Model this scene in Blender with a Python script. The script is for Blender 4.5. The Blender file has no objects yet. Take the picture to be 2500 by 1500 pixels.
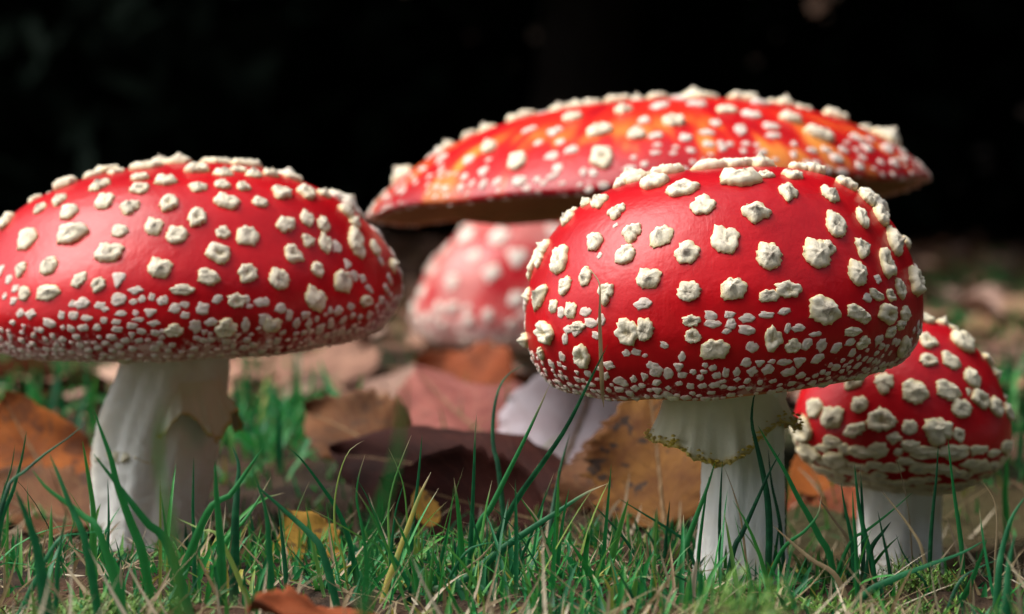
import bpy, math, random
import numpy as np
from mathutils import Vector, Matrix, noise as mnoise
from mathutils.bvhtree import BVHTree

random.seed(7)
RNG = np.random.default_rng(7)
SC = bpy.context.scene
COL = SC.collection

# ------------------------------------------------------------------ camera
CAM_H = 0.091
PITCH = math.radians(2.29)
FPX = 6250.0                       # focal length in pixels of the 2500 px wide photograph
cam_d = bpy.data.cameras.new('camera')
cam = bpy.data.objects.new('camera', cam_d)
COL.objects.link(cam)
cam.location = (0, 0, CAM_H)
cam.rotation_euler = (math.pi / 2 - PITCH, 0, 0)
cam_d.sensor_width = 36
cam_d.lens = 90
cam_d.clip_start = 0.01
cam_d.clip_end = 500
cam_d.dof.use_dof = True
cam_d.dof.focus_distance = 0.605
cam_d.dof.aperture_fstop = 15.0
cam_d.dof.aperture_blades = 0
SC.camera = cam

# ------------------------------------------------------------------ light
SUN_EL, SUN_AZ = math.radians(57), math.atan2(-0.84, 0.12)
world = bpy.data.worlds.new('World')
SC.world = world
world.use_nodes = True
wn = world.node_tree
bg = wn.nodes['Background']
sky = wn.nodes.new('ShaderNodeTexSky')
sky.sky_type = 'NISHITA'
sky.sun_disc = False
sky.sun_elevation = SUN_EL
sky.sun_rotation = SUN_AZ
sky.dust_density = 5.0
sky.air_density = 1.0
sky.ozone_density = 1.0
hs = wn.nodes.new('ShaderNodeHueSaturation')
hs.inputs['Saturation'].default_value = 0.5
wn.links.new(sky.outputs[0], hs.inputs['Color'])
wn.links.new(hs.outputs[0], bg.inputs['Color'])
bg.inputs['Strength'].default_value = 0.12
sun_d = bpy.data.lights.new('sun', 'SUN')
sun_d.energy = 1.5
sun_d.angle = math.radians(45)
sun_d.color = (1.0, 0.97, 0.93)
sun = bpy.data.objects.new('sun', sun_d)
COL.objects.link(sun)
sdir = Vector((math.sin(SUN_AZ) * math.cos(SUN_EL), math.cos(SUN_AZ) * math.cos(SUN_EL), math.sin(SUN_EL)))
sun.rotation_euler = sdir.to_track_quat('Z', 'Y').to_euler()
sun.location = sdir * 5

SC.view_settings.view_transform = 'Standard'
SC.view_settings.look = 'None'
SC.view_settings.exposure = 1.12
SC.view_settings.gamma = 1
SC.cycles.max_bounces = 6
SC.cycles.diffuse_bounces = 3
SC.cycles.use_denoising = True

# ------------------------------------------------------------------ helpers
CP, SP = math.cos(PITCH), math.sin(PITCH)
RIGHT, FWD, UP = Vector((1, 0, 0)), Vector((0, CP, -SP)), Vector((0, SP, CP))
CAM = Vector((0, 0, CAM_H))


def P(u, v, D):
    """photo pixel + distance along the lens axis (metres) -> place"""
    return CAM + (FWD + RIGHT * ((u - 1250) / FPX) + UP * ((750 - v) / FPX)) * D


def ground(x, y):
    x = np.asarray(x, float); y = np.asarray(y, float)
    g = -0.008 * np.exp(-(((x + .095) ** 2 + (y - .74) ** 2) / .07 ** 2))
    g = g - 0.0155 * np.exp(-(((x - .110) ** 2 + (y - .70) ** 2) / .06 ** 2))
    n = 0.0018 * np.sin(x * 61 + 1.3 * np.sin(y * 43)) + 0.0014 * np.sin(y * 97 + 2 * np.sin(x * 51 + 2)) \
        + 0.0007 * np.sin(x * 231 + y * 177)
    g = g + n * np.clip(1.4 - y * .1, .2, 1)
    g = g + 0.012 * np.sin(x * 3.1 + y * 1.7) * np.clip((y - 1.2) / 2, 0, 1)
    far = np.clip((y - 7.5) / 10, 0, 1)
    return g + 5.5 * far * far * (3 - 2 * far)


def gz(x, y):
    return float(ground(x, y))


def link(o, parent=None):
    COL.objects.link(o)
    if parent is not None:
        o.parent = parent
    return o


def mesh_data(name, verts, faces, mat=None, smooth=True, attrs=None):
    me = bpy.data.meshes.new(name)
    verts = np.asarray(verts, np.float64)
    if isinstance(faces, np.ndarray):
        nf, k = faces.shape
        me.vertices.add(len(verts)); me.vertices.foreach_set('co', verts.ravel())
        me.loops.add(nf * k); me.loops.foreach_set('vertex_index', faces.astype(np.int32).ravel())
        me.polygons.add(nf)
        me.polygons.foreach_set('loop_start', np.arange(0, nf * k, k, dtype=np.int32))
        me.update(calc_edges=True)
        me.validate()
    else:
        me.from_pydata([tuple(v) for v in verts], [], faces)
        me.update()
    if smooth and len(me.polygons):
        me.polygons.foreach_set('use_smooth', np.ones(len(me.polygons), dtype=bool))
    for k, a in (attrs or {}).items():
        at = me.attributes.new(k, 'FLOAT', 'POINT')
        at.data.foreach_set('value', np.asarray(a, np.float32))
    if mat is not None:
        me.materials.append(mat)
    return me


def mesh_obj(name, verts, faces, mat, parent=None, origin=None, smooth=True, attrs=None):
    v = np.asarray(verts, float)
    if origin is not None:
        v = v - np.array(origin)
    return link(bpy.data.objects.new(name, mesh_data(name, v, faces, mat, smooth, attrs)), parent)


def thing(name, loc, label, cat, group=None):
    o = link(bpy.data.objects.new(name, None))
    o.empty_display_size = 0.01
    o.location = loc
    return tag(o, label, cat, group)


def tag(o, label=None, cat=None, group=None, kind=None):
    for k, v in (('label', label), ('category', cat), ('group', group), ('kind', kind)):
        if v:
            o[k] = v
    return o


def grid_faces(nu, nv, wrap=False):
    f = []
    for i in range(nu - 1):
        for j in range(nv if wrap else nv - 1):
            k = (j + 1) % nv
            f.append((i * nv + j, i * nv + k, (i + 1) * nv + k, (i + 1) * nv + j))
    return np.array(f, np.int32)


def catmull(pts, n):
    p = np.asarray(pts, float)
    p = np.vstack([2 * p[0] - p[1], p, 2 * p[-1] - p[-2]])
    out = []
    for i in range(1, len(p) - 2):
        for t in np.linspace(0, 1, 24, endpoint=False):
            a, b, c, d = p[i - 1], p[i], p[i + 1], p[i + 2]
            out.append(.5 * (2 * b + (c - a) * t + (2 * a - 5 * b + 4 * c - d) * t * t + (-a + 3 * b - 3 * c + d) * t ** 3))
    out.append(p[-2])
    out = np.array(out)
    L = np.concatenate([[0], np.cumsum(np.linalg.norm(np.diff(out, axis=0), axis=1))])
    s = np.linspace(0, L[-1], n)
    return np.stack([np.interp(s, L, out[:, k]) for k in range(out.shape[1])], 1)


# ------------------------------------------------------------------ materials
class NT:
    def __init__(self, name):
        self.m = bpy.data.materials.new(name)
        self.m.use_nodes = True
        self.t = self.m.node_tree
        self.b = self.t.nodes['Principled BSDF']
        self.tc = None

    def n(self, kind, **kw):
        x = self.t.nodes.new('ShaderNode' + kind)
        for k, v in kw.items():
            setattr(x, k, v)
        return x

    def put(self, sock, v):
        if hasattr(v, 'links') or isinstance(v, bpy.types.NodeSocket):
            self.t.links.new(v, sock)
        else:
            if isinstance(v, tuple) and len(v) == 3:
                v = v + (1,)
            sock.default_value = v

    def coord(self, which='Object'):
        if self.tc is None:
            self.tc = self.n('TexCoord')
        return self.tc.outputs[which]

    def noise(self, scale, detail=4, rough=.55, vec=None, dist=0):
        x = self.n('TexNoise')
        x.inputs['Scale'].default_value = scale
        x.inputs['Detail'].default_value = detail
        x.inputs['Roughness'].default_value = rough
        x.inputs['Distortion'].default_value = dist
        self.t.links.new(vec if vec is not None else self.coord(), x.inputs['Vector'])
        return x.outputs['Fac']

    def attr(self, name):
        x = self.n('Attribute', attribute_name=name)
        return x.outputs['Fac']

    def math(self, op, a, b=None, c=None, clamp=False):
        x = self.n('Math', operation=op, use_clamp=clamp)
        for i, v in enumerate((a, b, c)):
            if v is not None:
                self.put(x.inputs[i], v)
        return x.outputs[0]

    def ramp(self, v, lo, hi, a=0., b=1.):
        x = self.n('MapRange', interpolation_type='SMOOTHSTEP')
        self.put(x.inputs[0], v)
        for i, q in ((1, lo), (2, hi), (3, a), (4, b)):
            self.put(x.inputs[i], q)
        return x.outputs[0]

    def mix(self, f, a, b, blend='MIX'):
        x = self.n('Mix', data_type='RGBA', blend_type=blend)
        self.put(x.inputs[0], f)
        self.put(x.inputs[6], a)
        self.put(x.inputs[7], b)
        return x.outputs[2]

    def bump(self, h, strength, dist):
        x = self.n('Bump')
        x.inputs['Strength'].default_value = strength
        x.inputs['Distance'].default_value = dist
        self.put(x.inputs['Height'], h)
        self.t.links.new(x.outputs[0], self.b.inputs['Normal'])

    def set(self, **kw):
        for k, v in kw.items():
            self.put(self.b.inputs[k.replace('_', ' ')], v)
        return self.m


def cap_material(name, frost=(.72, 1.0, .8), orange=0., pale=0., dark=0.):
    t = NT(name)
    s = t.attr('s')
    n1 = t.noise(26, 3)
    col = t.mix(t.ramp(n1, .35, .7), (.40, .0025, .0075), (.54, .0035, .008))
    fib = t.noise(340, 3, .6)
    col = t.mix(t.math('MULTIPLY', t.ramp(fib, .45, .75), .10), col, (.70, .04, .03))
    # radial fibrils: stretched along the cap's slope
    rad = t.attr('rad')
    comb = t.n('CombineXYZ')
    t.put(comb.inputs[0], t.math('MULTIPLY', rad, 60.0))
    t.put(comb.inputs[1], t.math('MULTIPLY', s, 5.0))
    streak = t.noise(1.0, 4, .6, comb.outputs[0])
    col = t.mix(t.math('MULTIPLY', t.ramp(streak, .5, .8), .35), col, (.36, .004, .010))
    if orange:
        comb2 = t.n('CombineXYZ')
        t.put(comb2.inputs[0], t.math('MULTIPLY', rad, 6.0))
        t.put(comb2.inputs[1], t.math('MULTIPLY', s, 2.6))
        o = t.noise(1.0, 2, .5, comb2.outputs[0])
        band = t.math('MULTIPLY', t.ramp(s, .55, .80), t.ramp(s, 1.0, .95))
        om = t.math('MULTIPLY', t.ramp(o, .50, .64), band)
        col = t.mix(t.math('MULTIPLY', t.ramp(o, .40, .6), .8), col, (.72, .025, .012))
        col = t.mix(t.math('MULTIPLY', om, orange), col, (.80, .30, .045))
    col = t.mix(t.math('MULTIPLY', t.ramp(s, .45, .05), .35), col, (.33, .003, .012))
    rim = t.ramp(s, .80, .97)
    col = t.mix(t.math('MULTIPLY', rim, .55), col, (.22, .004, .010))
    lo, hi, amt = frost
    fr = t.noise(620, 3, .65)
    fr2 = t.noise(150, 3, .6)
    thr = t.ramp(s, lo, hi, .78, .40)
    m = t.ramp(t.math('SUBTRACT', t.math('ADD', t.math('MULTIPLY', fr, .55), t.math('MULTIPLY', fr2, .45)), thr), -.04, .10)
    m = t.math('MULTIPLY', m, t.ramp(s, lo, lo + .08))
    col = t.mix(t.math('MULTIPLY', m, amt), col, (.74, .56, .52))
    edge = t.ramp(s, .982, .994)
    col = t.mix(t.math('MULTIPLY', edge, .85), col, (.62, .22, .07) if frost[2] < .65 else (.70, .60, .48))
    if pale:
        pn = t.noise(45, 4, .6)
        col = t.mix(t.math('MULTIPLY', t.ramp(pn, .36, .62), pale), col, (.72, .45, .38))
    if dark:
        col = t.mix(dark, col, (.3, .004, .006))
    t.bump(t.math('ADD', t.math('MULTIPLY', fib, .6), t.math('ADD', t.math('MULTIPLY', fr2, .7), t.math('MULTIPLY', streak, .12))), .35, .0008)
    return t.set(Base_Color=col, Roughness=t.math('ADD', .33, t.math('MULTIPLY', m, .4)), Specular_IOR_Level=.25)


def wart_material(name, c_top, c_low, dirt=.55):
    t = NT(name)
    z = t.n('SeparateXYZ'); t.t.links.new(t.coord(), z.inputs[0])
    h = t.ramp(z.outputs[2], .0, .45)
    oi = t.n('ObjectInfo')
    rnd = oi.outputs['Random']
    col = t.mix(h, c_low, c_top)
    gn = t.noise(3.2, 4, .65)
    pit = t.attr('pit')
    dm = t.math('MULTIPLY', t.ramp(t.math('ADD', gn, t.math('MULTIPLY', pit, t.math('ADD', .08, t.math('MULTIPLY', rnd, .42)))), .56, .85), dirt)
    col = t.mix(dm, col, (.30, .25, .20))
    col = t.mix(t.math('MULTIPLY', t.ramp(t.noise(1.6, 2), .45, .65), .35), col, (.74, .62, .40))
    t.bump(t.math('ADD', t.noise(7, 4, .7), t.noise(22, 3, .7)), .6, .0004)
    return t.set(Base_Color=col, Roughness=.8, Specular_IOR_Level=.25)


def plain_material(name, a, b, scale, rough=.75, bump=.3, bdist=.0006, fine=400, spec=.3, lo=.35, hi=.7):
    t = NT(name)
    n = t.noise(scale, 4, .6)
    t.bump(t.noise(fine, 4, .65), bump, bdist)
    return t.set(Base_Color=t.mix(t.ramp(n, lo, hi), a, b), Roughness=rough, Specular_IOR_Level=spec)


def stem_material(name):
    t = NT(name)
    comb = t.n('Mapping'); comb.inputs['Scale'].default_value = (1, 1, .18)
    t.t.links.new(t.coord(), comb.inputs['Vector'])
    n = t.noise(260, 4, .6, comb.outputs[0])
    n2 = t.noise(55, 3, .6)
    col = t.mix(t.ramp(n2, .40, .72), (.80, .80, .74), (.70, .66, .54))
    col = t.mix(t.math('MULTIPLY', t.ramp(n, .55, .8), .35), col, (.55, .47, .33))
    t.bump(t.math('ADD', n, n2), .5, .0009)
    return t.set(Base_Color=col, Roughness=.7, Specular_IOR_Level=.3, Subsurface_Weight=.0)


def leaf_material(name, a, b, vein, spots=.0, rough=.55, scale=60, spot_col=(.03, .02, .015)):
    t = NT(name)
    u, w = t.attr('u'), t.attr('w')
    n = t.noise(scale, 4, .6)
    col = t.mix(t.ramp(n, .35, .66), a, b)
    col = t.mix(t.math('MULTIPLY', t.ramp(t.noise(420, 3), .45, .75), .2), col, vein)
    q = t.math('ADD', t.math('MULTIPLY', u, 9.0), t.math('MULTIPLY', t.math('ABSOLUTE', w), -3.2))
    fr = t.math('ABSOLUTE', t.math('SUBTRACT', t.math('FRACT', q), .5))
    v = t.math('MAXIMUM', t.ramp(fr, .07, .02), t.ramp(t.math('ABSOLUTE', w), .05, .02))
    col = t.mix(t.math('MULTIPLY', v, .6), col, vein)
    if spots:
        sp = t.noise(190, 2, .5)
        sp2 = t.noise(70, 3, .5)
        col = t.mix(t.math('MULTIPLY', t.math('MAXIMUM', t.ramp(sp, .60, .64), t.ramp(sp2, .58, .62)), spots), col, spot_col)
    t.bump(t.math('ADD', t.math('MULTIPLY', v, -.5), t.noise(300, 4, .6)), .5, .0006)
    return t.set(Base_Color=col, Roughness=.75, Specular_IOR_Level=.12)


def grass_material(name, ramp_cols, tip, rough=.42, spec=.4):
    t = NT(name)
    tint, v = t.attr('tint'), t.attr('v')
    r = t.n('ValToRGB')
    el = r.color_ramp.elements
    while len(el) < len(ramp_cols):
        el.new(.5)
    for i, (p, c) in enumerate(ramp_cols):
        el[i].position = p
        el[i].color = c + (1,)
    t.t.links.new(tint, r.inputs[0])
    n = t.noise(240, 3, .6)
    col = t.mix(t.math('MULTIPLY', t.ramp(n, .4, .7), .35), r.outputs[0], tip)
    tf = t.math('MULTIPLY', t.ramp(v, .80, 1.0), t.attr('dry'))
    col = t.mix(tf, col, (.42, .33, .20))
    col = t.mix(t.math('MULTIPLY', t.ramp(v, .22, .0), .5), col, (.30, .30, .14))
    tr = t.n('BsdfTranslucent')
    t.t.links.new(col, tr.inputs[0])
    mx = t.n('MixShader'); mx.inputs[0].default_value = .28
    t.set(Base_Color=col, Roughness=rough, Specular_IOR_Level=spec)
    out = t.t.nodes['Material Output']
    t.t.links.new(t.b.outputs[0], mx.inputs[1]); t.t.links.new(tr.outputs[0], mx.inputs[2])
    t.t.links.new(mx.outputs[0], out.inputs['Surface'])
    return t.m


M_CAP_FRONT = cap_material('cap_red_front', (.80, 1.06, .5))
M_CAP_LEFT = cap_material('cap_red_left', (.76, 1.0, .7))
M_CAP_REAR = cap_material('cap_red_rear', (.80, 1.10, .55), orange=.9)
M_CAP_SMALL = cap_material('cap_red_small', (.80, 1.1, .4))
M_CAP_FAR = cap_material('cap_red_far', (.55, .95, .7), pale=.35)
M_WART = wart_material('veil_wart_cream', (.85, .77, .59), (.80, .65, .33), .8)
M_WART_Y = wart_material('veil_wart_yellowish', (.78, .72, .53), (.68, .57, .29), .5)
M_FROST = wart_material('veil_flake_pale', (.78, .68, .60), (.72, .50, .43), .3)
M_RINGGRAIN = plain_material('ring_grain_yellow', (.62, .46, .06), (.55, .42, .14), 200)
M_STEM = stem_material('stem_white')
def ring_material():
    t = NT('ring_cream')
    n = t.noise(320, 4, .65)
    col = t.mix(t.ramp(t.noise(70, 3), .35, .7), (.76, .74, .60), (.68, .64, .46))
    col = t.mix(t.math('MULTIPLY', t.ramp(t.math('ADD', t.attr('e'), t.math('MULTIPLY', n, .22)), .96, 1.10), .85), col, (.58, .43, .08))
    t.bump(n, .4, .0006)
    return t.set(Base_Color=col, Roughness=.7, Specular_IOR_Level=.3)


M_RING = ring_material()
M_GILL = plain_material('gill_flesh', (.62, .48, .30), (.52, .36, .20), 60, .8)
M_GILL_REAR = plain_material('gill_rusty', (.40, .20, .09), (.30, .15, .07), 40, .8)

# ------------------------------------------------------------------ ground, one sheet to the horizon
def ground_sheet():
    t = NT('soil_and_litter')
    n = t.noise(7, 5, .65)
    n2 = t.noise(55, 5, .7)
    n3 = t.noise(.9, 3, .5)
    col = t.mix(t.ramp(n2, .35, .68), (.018, .012, .008), (.050, .030, .017))
    col = t.mix(t.math('MULTIPLY', t.ramp(n, .45, .62), .7), col, (.10, .048, .026))
    col = t.mix(t.math('MULTIPLY', t.ramp(n3, .46, .6), .6), col, (.045, .070, .020))
    t.bump(t.math('ADD', n2, t.noise(300, 4, .7)), .8, .004)
    m = t.set(Base_Color=col, Roughness=.9, Specular_IOR_Level=.15)
    def axis(lim, n, k):
        q = np.linspace(-1, 1, n)
        return lim * np.sinh(k * q) / math.sinh(k)
    xs = axis(70, 241, 7.5)
    ys = axis(90, 301, 7.5) + .68
    X, Y = np.meshgrid(xs, ys, indexing='ij')
    V = np.stack([X, Y, ground(X, Y)], -1).reshape(-1, 3)
    f = grid_faces(len(xs), len(ys))[:, ::-1]
    o = mesh_obj('ground', V, f, m)
    tag(o, 'dark woodland soil rising to a bank under the trees', 'ground', kind='structure')


ground_sheet()

# ------------------------------------------------------------------ warts
def wart_shape(seed, kind):
    """irregular scab of veil on a unit disc: sunk foot, fibrous ragged edge, lumpy crown"""
    r = np.random.default_rng(seed)
    small_ = kind in ('grain', 'torn', 'plate')
    n = 18 if small_ else 34
    prof = {'peak': [(.90, -.35), (1.0, .03), (.97, .20), (.84, .36), (.66, .46), (.46, .55), (.26, .70), (.10, .86)],
            'dome': [(.86, -.35), (1.0, .05), (1.0, .28), (.86, .46), (.66, .55), (.42, .58), (.22, .58), (.09, .57)],
            'crater': [(.90, -.35), (1.0, .04), (.98, .28), (.84, .44), (.64, .50), (.44, .44), (.26, .30), (.10, .18)],
            'scab': [(.92, -.35), (1.0, .04), (.97, .26), (.86, .40), (.68, .50), (.46, .48), (.24, .46), (.10, .44)],
            'torn': [(.94, -.40), (1.0, .03), (.93, .26), (.66, .46), (.35, .48), (.12, .50)],
            'plate': [(.95, -.40), (1.0, .02), (.95, .26), (.74, .34), (.40, .37), (.14, .38)],
            'grain': [(.90, -.40), (1.0, .05), (.90, .38), (.62, .56), (.35, .62), (.12, .62)]}[kind]
    sd = r.uniform(-50, 50, 3)
    def nz(x, y, f, k=0):
        return mnoise.noise(Vector((x * f + sd[0] + k * 7.1, y * f + sd[1], sd[2] + k * 3.3)))
    amp = {'scab': .42, 'torn': .45, 'plate': .30}.get(kind, .26)
    ph = np.linspace(0, 2 * math.pi, n, endpoint=False)
    out = np.array([.92 + amp * nz(math.cos(p), math.sin(p), 1.1) + .20 * nz(math.cos(p), math.sin(p), 2.6, 1) for p in ph])
    fringe = 1 + np.abs(r.standard_normal(n)) * (.10 if not small_ else .13)
    off = r.uniform(-.20, .20, 2)
    V, pit = [], []
    for i, (q, z) in enumerate(prof):
        w = (1 - q) if i > 1 else 0
        for j in range(n):
            f = q * out[j] * (fringe[j] if i == 1 else (1 + .3 * (fringe[j] - 1) if i == 2 else 1))
            x = math.cos(ph[j]) * f + off[0] * w
            y = math.sin(ph[j]) * f + off[1] * w
            zz = z
            if i >= 2:
                zz = z + .20 * nz(x, y, 1.7, 2) + .16 * nz(x, y, 4.6, 3) + .10 * nz(x, y, 10, 4)
            elif i == 1:
                zz = z + .06 * r.standard_normal()
            V.append((x, y, zz)); pit.append(max(0., 1 - q * 1.35))
    V.append((off[0], off[1], prof[-1][1] + r.uniform(-.04, .10))); pit.append(1.)
    F = [tuple(q) for q in grid_faces(len(prof), n, True)]
    k = (len(prof) - 1) * n
    F += [(k + j, k + (j + 1) % n, len(V) - 1) for j in range(n)]
    return np.array(V), F, np.array(pit)


LIB, LIBV = {}, {}
for kind, cnt in (('peak', 9), ('dome', 5), ('crater', 8), ('scab', 8), ('torn', 9), ('plate', 9), ('grain', 6)):
    LIBV[kind] = [wart_shape(hash_ * 13 + len(kind) * 101, kind) for hash_ in range(1, cnt + 1)]


def wart_lib(kind, mat):
    key = (kind, mat.name)
    if key not in LIB:
        LIB[key] = [mesh_data('wart', v, f, mat, attrs={'pit': p}) for v, f, p in LIBV[kind]]
    return LIB[key]


# ------------------------------------------------------------------ mushroom builder
def rot_to(tilt_right, tilt_cam):
    """tilt_right > 0 lowers the right side, tilt_cam > 0 lowers the side facing the camera (degrees)"""
    return (Matrix.Rotation(math.radians(tilt_right), 3, 'Y') @ Matrix.Rotation(math.radians(tilt_cam), 3, 'X'))


def smooth_noise_angle(r, ph, ks, amp):
    o = np.zeros_like(ph)
    for k in ks:
        o += r.uniform(.4, 1) * np.cos(k * ph + r.uniform(0, 6.3)) / len(ks)
    return o * amp


class Mushroom:
    def __init__(self, label, base, seed):
        self.r = np.random.default_rng(seed)
        self.base = Vector(base)
        self.root = thing('toadstool', self.base, label, 'mushroom', None)

    def stem(self, pts, D, mat=M_STEM, lump=.05):
        n = 70
        c = catmull(pts, n)
        r = self.r
        m = 72
        ph = np.linspace(0, 2 * math.pi, m, endpoint=False)
        V = []
        ga = [(k, r.uniform(0, 6.3), r.uniform(.3, 1)) for k in (2, 3, 5, 8, 13, 21)]
        for i in range(n):
            u, v, h = c[i]
            p = P(u, v, D)
            R = h * D / FPX
            t = i / n
            f = np.ones(m)
            for k, o, a in ga:
                f += lump * a * np.cos(k * ph + o + t * (3 + k * .25)) / (1 + k * .12)
            f += lump * .35 * r.standard_normal(m)*.4
            V.append(np.stack([p.x + np.cos(ph) * R * f, p.y + np.sin(ph) * R * f, np.full(m, p.z)], 1))
        V = np.vstack(V)
        self.stem_o = mesh_obj('stem', V, grid_faces(n, m, True), mat, self.root, self.base)
        self.stem_c = c
        return self.stem_o

    def ring(self, u, v, rtop, rbot, drop, D, a0, a1, dropf, name='ring', mat=M_RING, grains=0):
        """skirt of veil round the stem, angles measured from the right, -90 faces the camera"""
        r = self.r
        m, n = 120, 14
        full = abs(a1 - a0) >= 359
        ph = np.radians(np.linspace(a0, a1, m, endpoint=not full))
        c = P(u, v, D)
        k = D / FPX
        V = []
        pl = smooth_noise_angle(r, ph, (9, 14, 21, 30), .10)
        jag = smooth_noise_angle(r, ph, (17, 29, 41, 53), .30) + .10 * r.standard_normal(m) * .6
        fd = np.array([dropf(math.degrees(x)) for x in ph])
        for i in range(n):
            t = i / (n - 1)
            R = (rtop + (rbot - rtop) * t ** 1.6) * k * (1 + pl * t)
            z = c.z - drop * k * fd * t - (jag * drop * k * .25 * t ** 6)
            V.append(np.stack([c.x + np.cos(ph) * R, c.y + np.sin(ph) * R, z], 1))
        # inner side, so that the skirt has thickness
        for i in range(n):
            t = 1 - i / (n - 1)
            q = V[n - 1 - i].copy()
            cc = np.array([c.x, c.y])
            d = q[:, :2] - cc
            q[:, :2] = cc + d * (1 - .045 * (1 if 0 < i else .5))
            q[:, 2] += .0002
            V.append(q)
        bot = V[n - 1].copy()
        V = np.vstack(V)
        e = np.concatenate([np.repeat(np.linspace(0, 1, n), m), np.repeat(np.linspace(1, 0, n), m)])
        o = mesh_obj(name, V, grid_faces(2 * n, m, full), mat, self.root, self.base, attrs={'e': e})
        if grains:
            gv, gf, b = [], [], 0
            for _ in range(grains):
                j = r.integers(m)
                q = bot[j] + np.array([0, 0, abs(r.standard_normal()) * drop * k * .09]) + r.standard_normal(3) * .0002
                sv, sf, _p = LIBV['grain'][r.integers(6)]
                s = r.uniform(.00018, .00055)
                gv.append(sv * s + q)
                gf += [tuple(x + b for x in f) for f in sf]
                b += len(sv)
            g = mesh_obj('ring_grains', np.vstack(gv), gf, M_RINGGRAIN, o, self.base)
            tag(g, kind='stuff')
        return o

    def cap(self, u, v, D, a_px, prof, tilt, mat, gill_mat, wave=.02, rimwave=.0, lump=.010, stem_px=100, gill_z=-.02, gill_r=None):
        r = self.r
        self.D = D
        self.a = a = a_px * D / FPX
        self.C = C = P(u, v, D)
        self.R3 = R3 = np.array(rot_to(*tilt))
        n, m = 110, 288
        pr = catmull(prof, n)
        ph = np.linspace(0, 2 * math.pi, m, endpoint=False)
        seg = np.concatenate([[0], np.cumsum(np.linalg.norm(np.diff(pr, axis=0), axis=1))])
        s = seg / seg[-1]
        wv = smooth_noise_angle(r, ph, (2, 3, 5), wave)
        rz = smooth_noise_angle(r, ph, (5, 8, 11, 13), rimwave)
        lk = [(r.uniform(-1, 1, 3) * q, r.uniform(0, 6.3)) for q in (3, 3, 5, 6, 9, 13)]
        V, S, A = [], [], []
        for i in range(n):
            rr = pr[i, 0] * (1 + wv * s[i] ** 2)
            z = pr[i, 1] + rz * s[i] ** 3
            X = np.stack([rr * np.cos(ph), rr * np.sin(ph), np.broadcast_to(z, ph.shape)], 1)
            d = np.zeros(m)
            for w, o in lk:
                d += np.sin(X @ w + o)
            X = X * (1 + lump * d[:, None] / 3)
            V.append(X); S += [s[i]] * m; A += list(np.minimum(ph, 2 * math.pi - ph))
        rimring = V[-1]
        V = np.vstack(V)
        W = (V * a) @ R3.T + np.array(C)
        F = grid_faces(n, m, True)
        self.cap_o = mesh_obj('cap', W, F, mat, self.root, self.base, attrs={'s': S, 'rad': A})
        self.W, self.S = W, np.array(S)
        self.n, self.m = n, m
        self.bvh = BVHTree.FromPolygons([tuple(x) for x in W], [tuple(f) for f in F])
        # gills: a pleated underside from the rim in to the stem
        mg, ng = 576, 14
        pg = np.linspace(0, 2 * math.pi, mg, endpoint=False)
        rim = np.stack([np.interp(pg, np.append(ph, 2 * math.pi), np.append(rimring[:, k], rimring[0, k])) for k in range(3)], 1)
        G = []
        for i in range(ng):
            t = i / (ng - 1)
            q = rim * (1 - t) + rim * np.array([.16, .16, 0]) * t
            zz = rim[:, 2] * (1 - t) + (gill_z) * t + .10 * math.sin(math.pi * t)
            pleat = .012 * np.where(np.arange(mg) % 4 < 2, 1, -1) * math.sin(math.pi * min(1, t * 1.3)) ** .5 if t < .77 else 0
            G.append(np.stack([q[:, 0], q[:, 1], zz + pleat], 1))
        G = (np.vstack(G) * a) @ R3.T + np.array(C)
        mesh_obj('gills', G, grid_faces(ng, mg, True), gill_mat, self.root, self.base)
        self.parts = []      # (score, kind, mat, matrix)

    def hit(self, u, v):
        d = (P(u, v, 1.0) - CAM).normalized()
        loc, nor, idx, dist = self.bvh.ray_cast(CAM, d)
        if loc is None:
            loc, nor, idx, dist = self.bvh.find_nearest(P(u, v, self.D))
            ray = 0
        axis = Vector(self.C)
        if nor.dot(loc - axis) < 0:
            nor = -nor
        return loc, nor, idx

    def frame(self, loc, nor, right):
        z = nor.normalized()
        x = (right - z * right.dot(z)).normalized()
        y = z.cross(x)
        return x, y, z

    def add(self, loc, nor, sx, sy, sz, rot, kind, mat, right=RIGHT):
        x, y, z = self.frame(loc, nor, right)
        B = Matrix((x, y, z)).transposed().to_4x4()
        Mx = Matrix.Translation(loc) @ B @ Matrix.Diagonal((sx, sy, sz, 1))
        self.parts.append((sx * sy, kind, mat, Mx, Vector(loc), rot))

    def traced(self, lst, off, sc, mat=M_WART, hscale=1.0):
        r = self.r
        view0 = None
        for (zu, zv, w, h) in lst:
            u, v = off[0] + zu * sc, off[1] + zv * sc
            loc, nor, idx = self.hit(u, v)
            x, y, z = self.frame(loc, nor, RIGHT)
            view = (loc - CAM).normalized()
            k = (loc - CAM).dot(FWD) / FPX
            fy = math.sqrt(max(0, 1 - y.dot(view) ** 2)); fx = math.sqrt(max(0, 1 - x.dot(view) ** 2))
            sx = w * sc * k / 2 / max(fx, .5)
            sy = h * sc * k / 2 / max(fy, .62)
            sy = min(sy, sx * 1.7); sx = min(sx, sy * 2.2)
            g = math.sqrt(sx * sy)
            big = g > .030 * self.a
            kind = r.choice(['peak', 'peak', 'crater', 'crater', 'scab', 'scab', 'dome']) if big else r.choice(['torn', 'torn', 'plate', 'torn'])
            up_ = 1 + .7 * (1 - abs(nor.dot(view))) ** 1.5
            self.add(loc, nor, sx * 1.06, sy * 1.06, up_ * g * (.66 if big else .50) * hscale * r.uniform(.85, 1.2), 0, kind,
                     mat if big else (M_FROST if mat is M_WART else mat))

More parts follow.
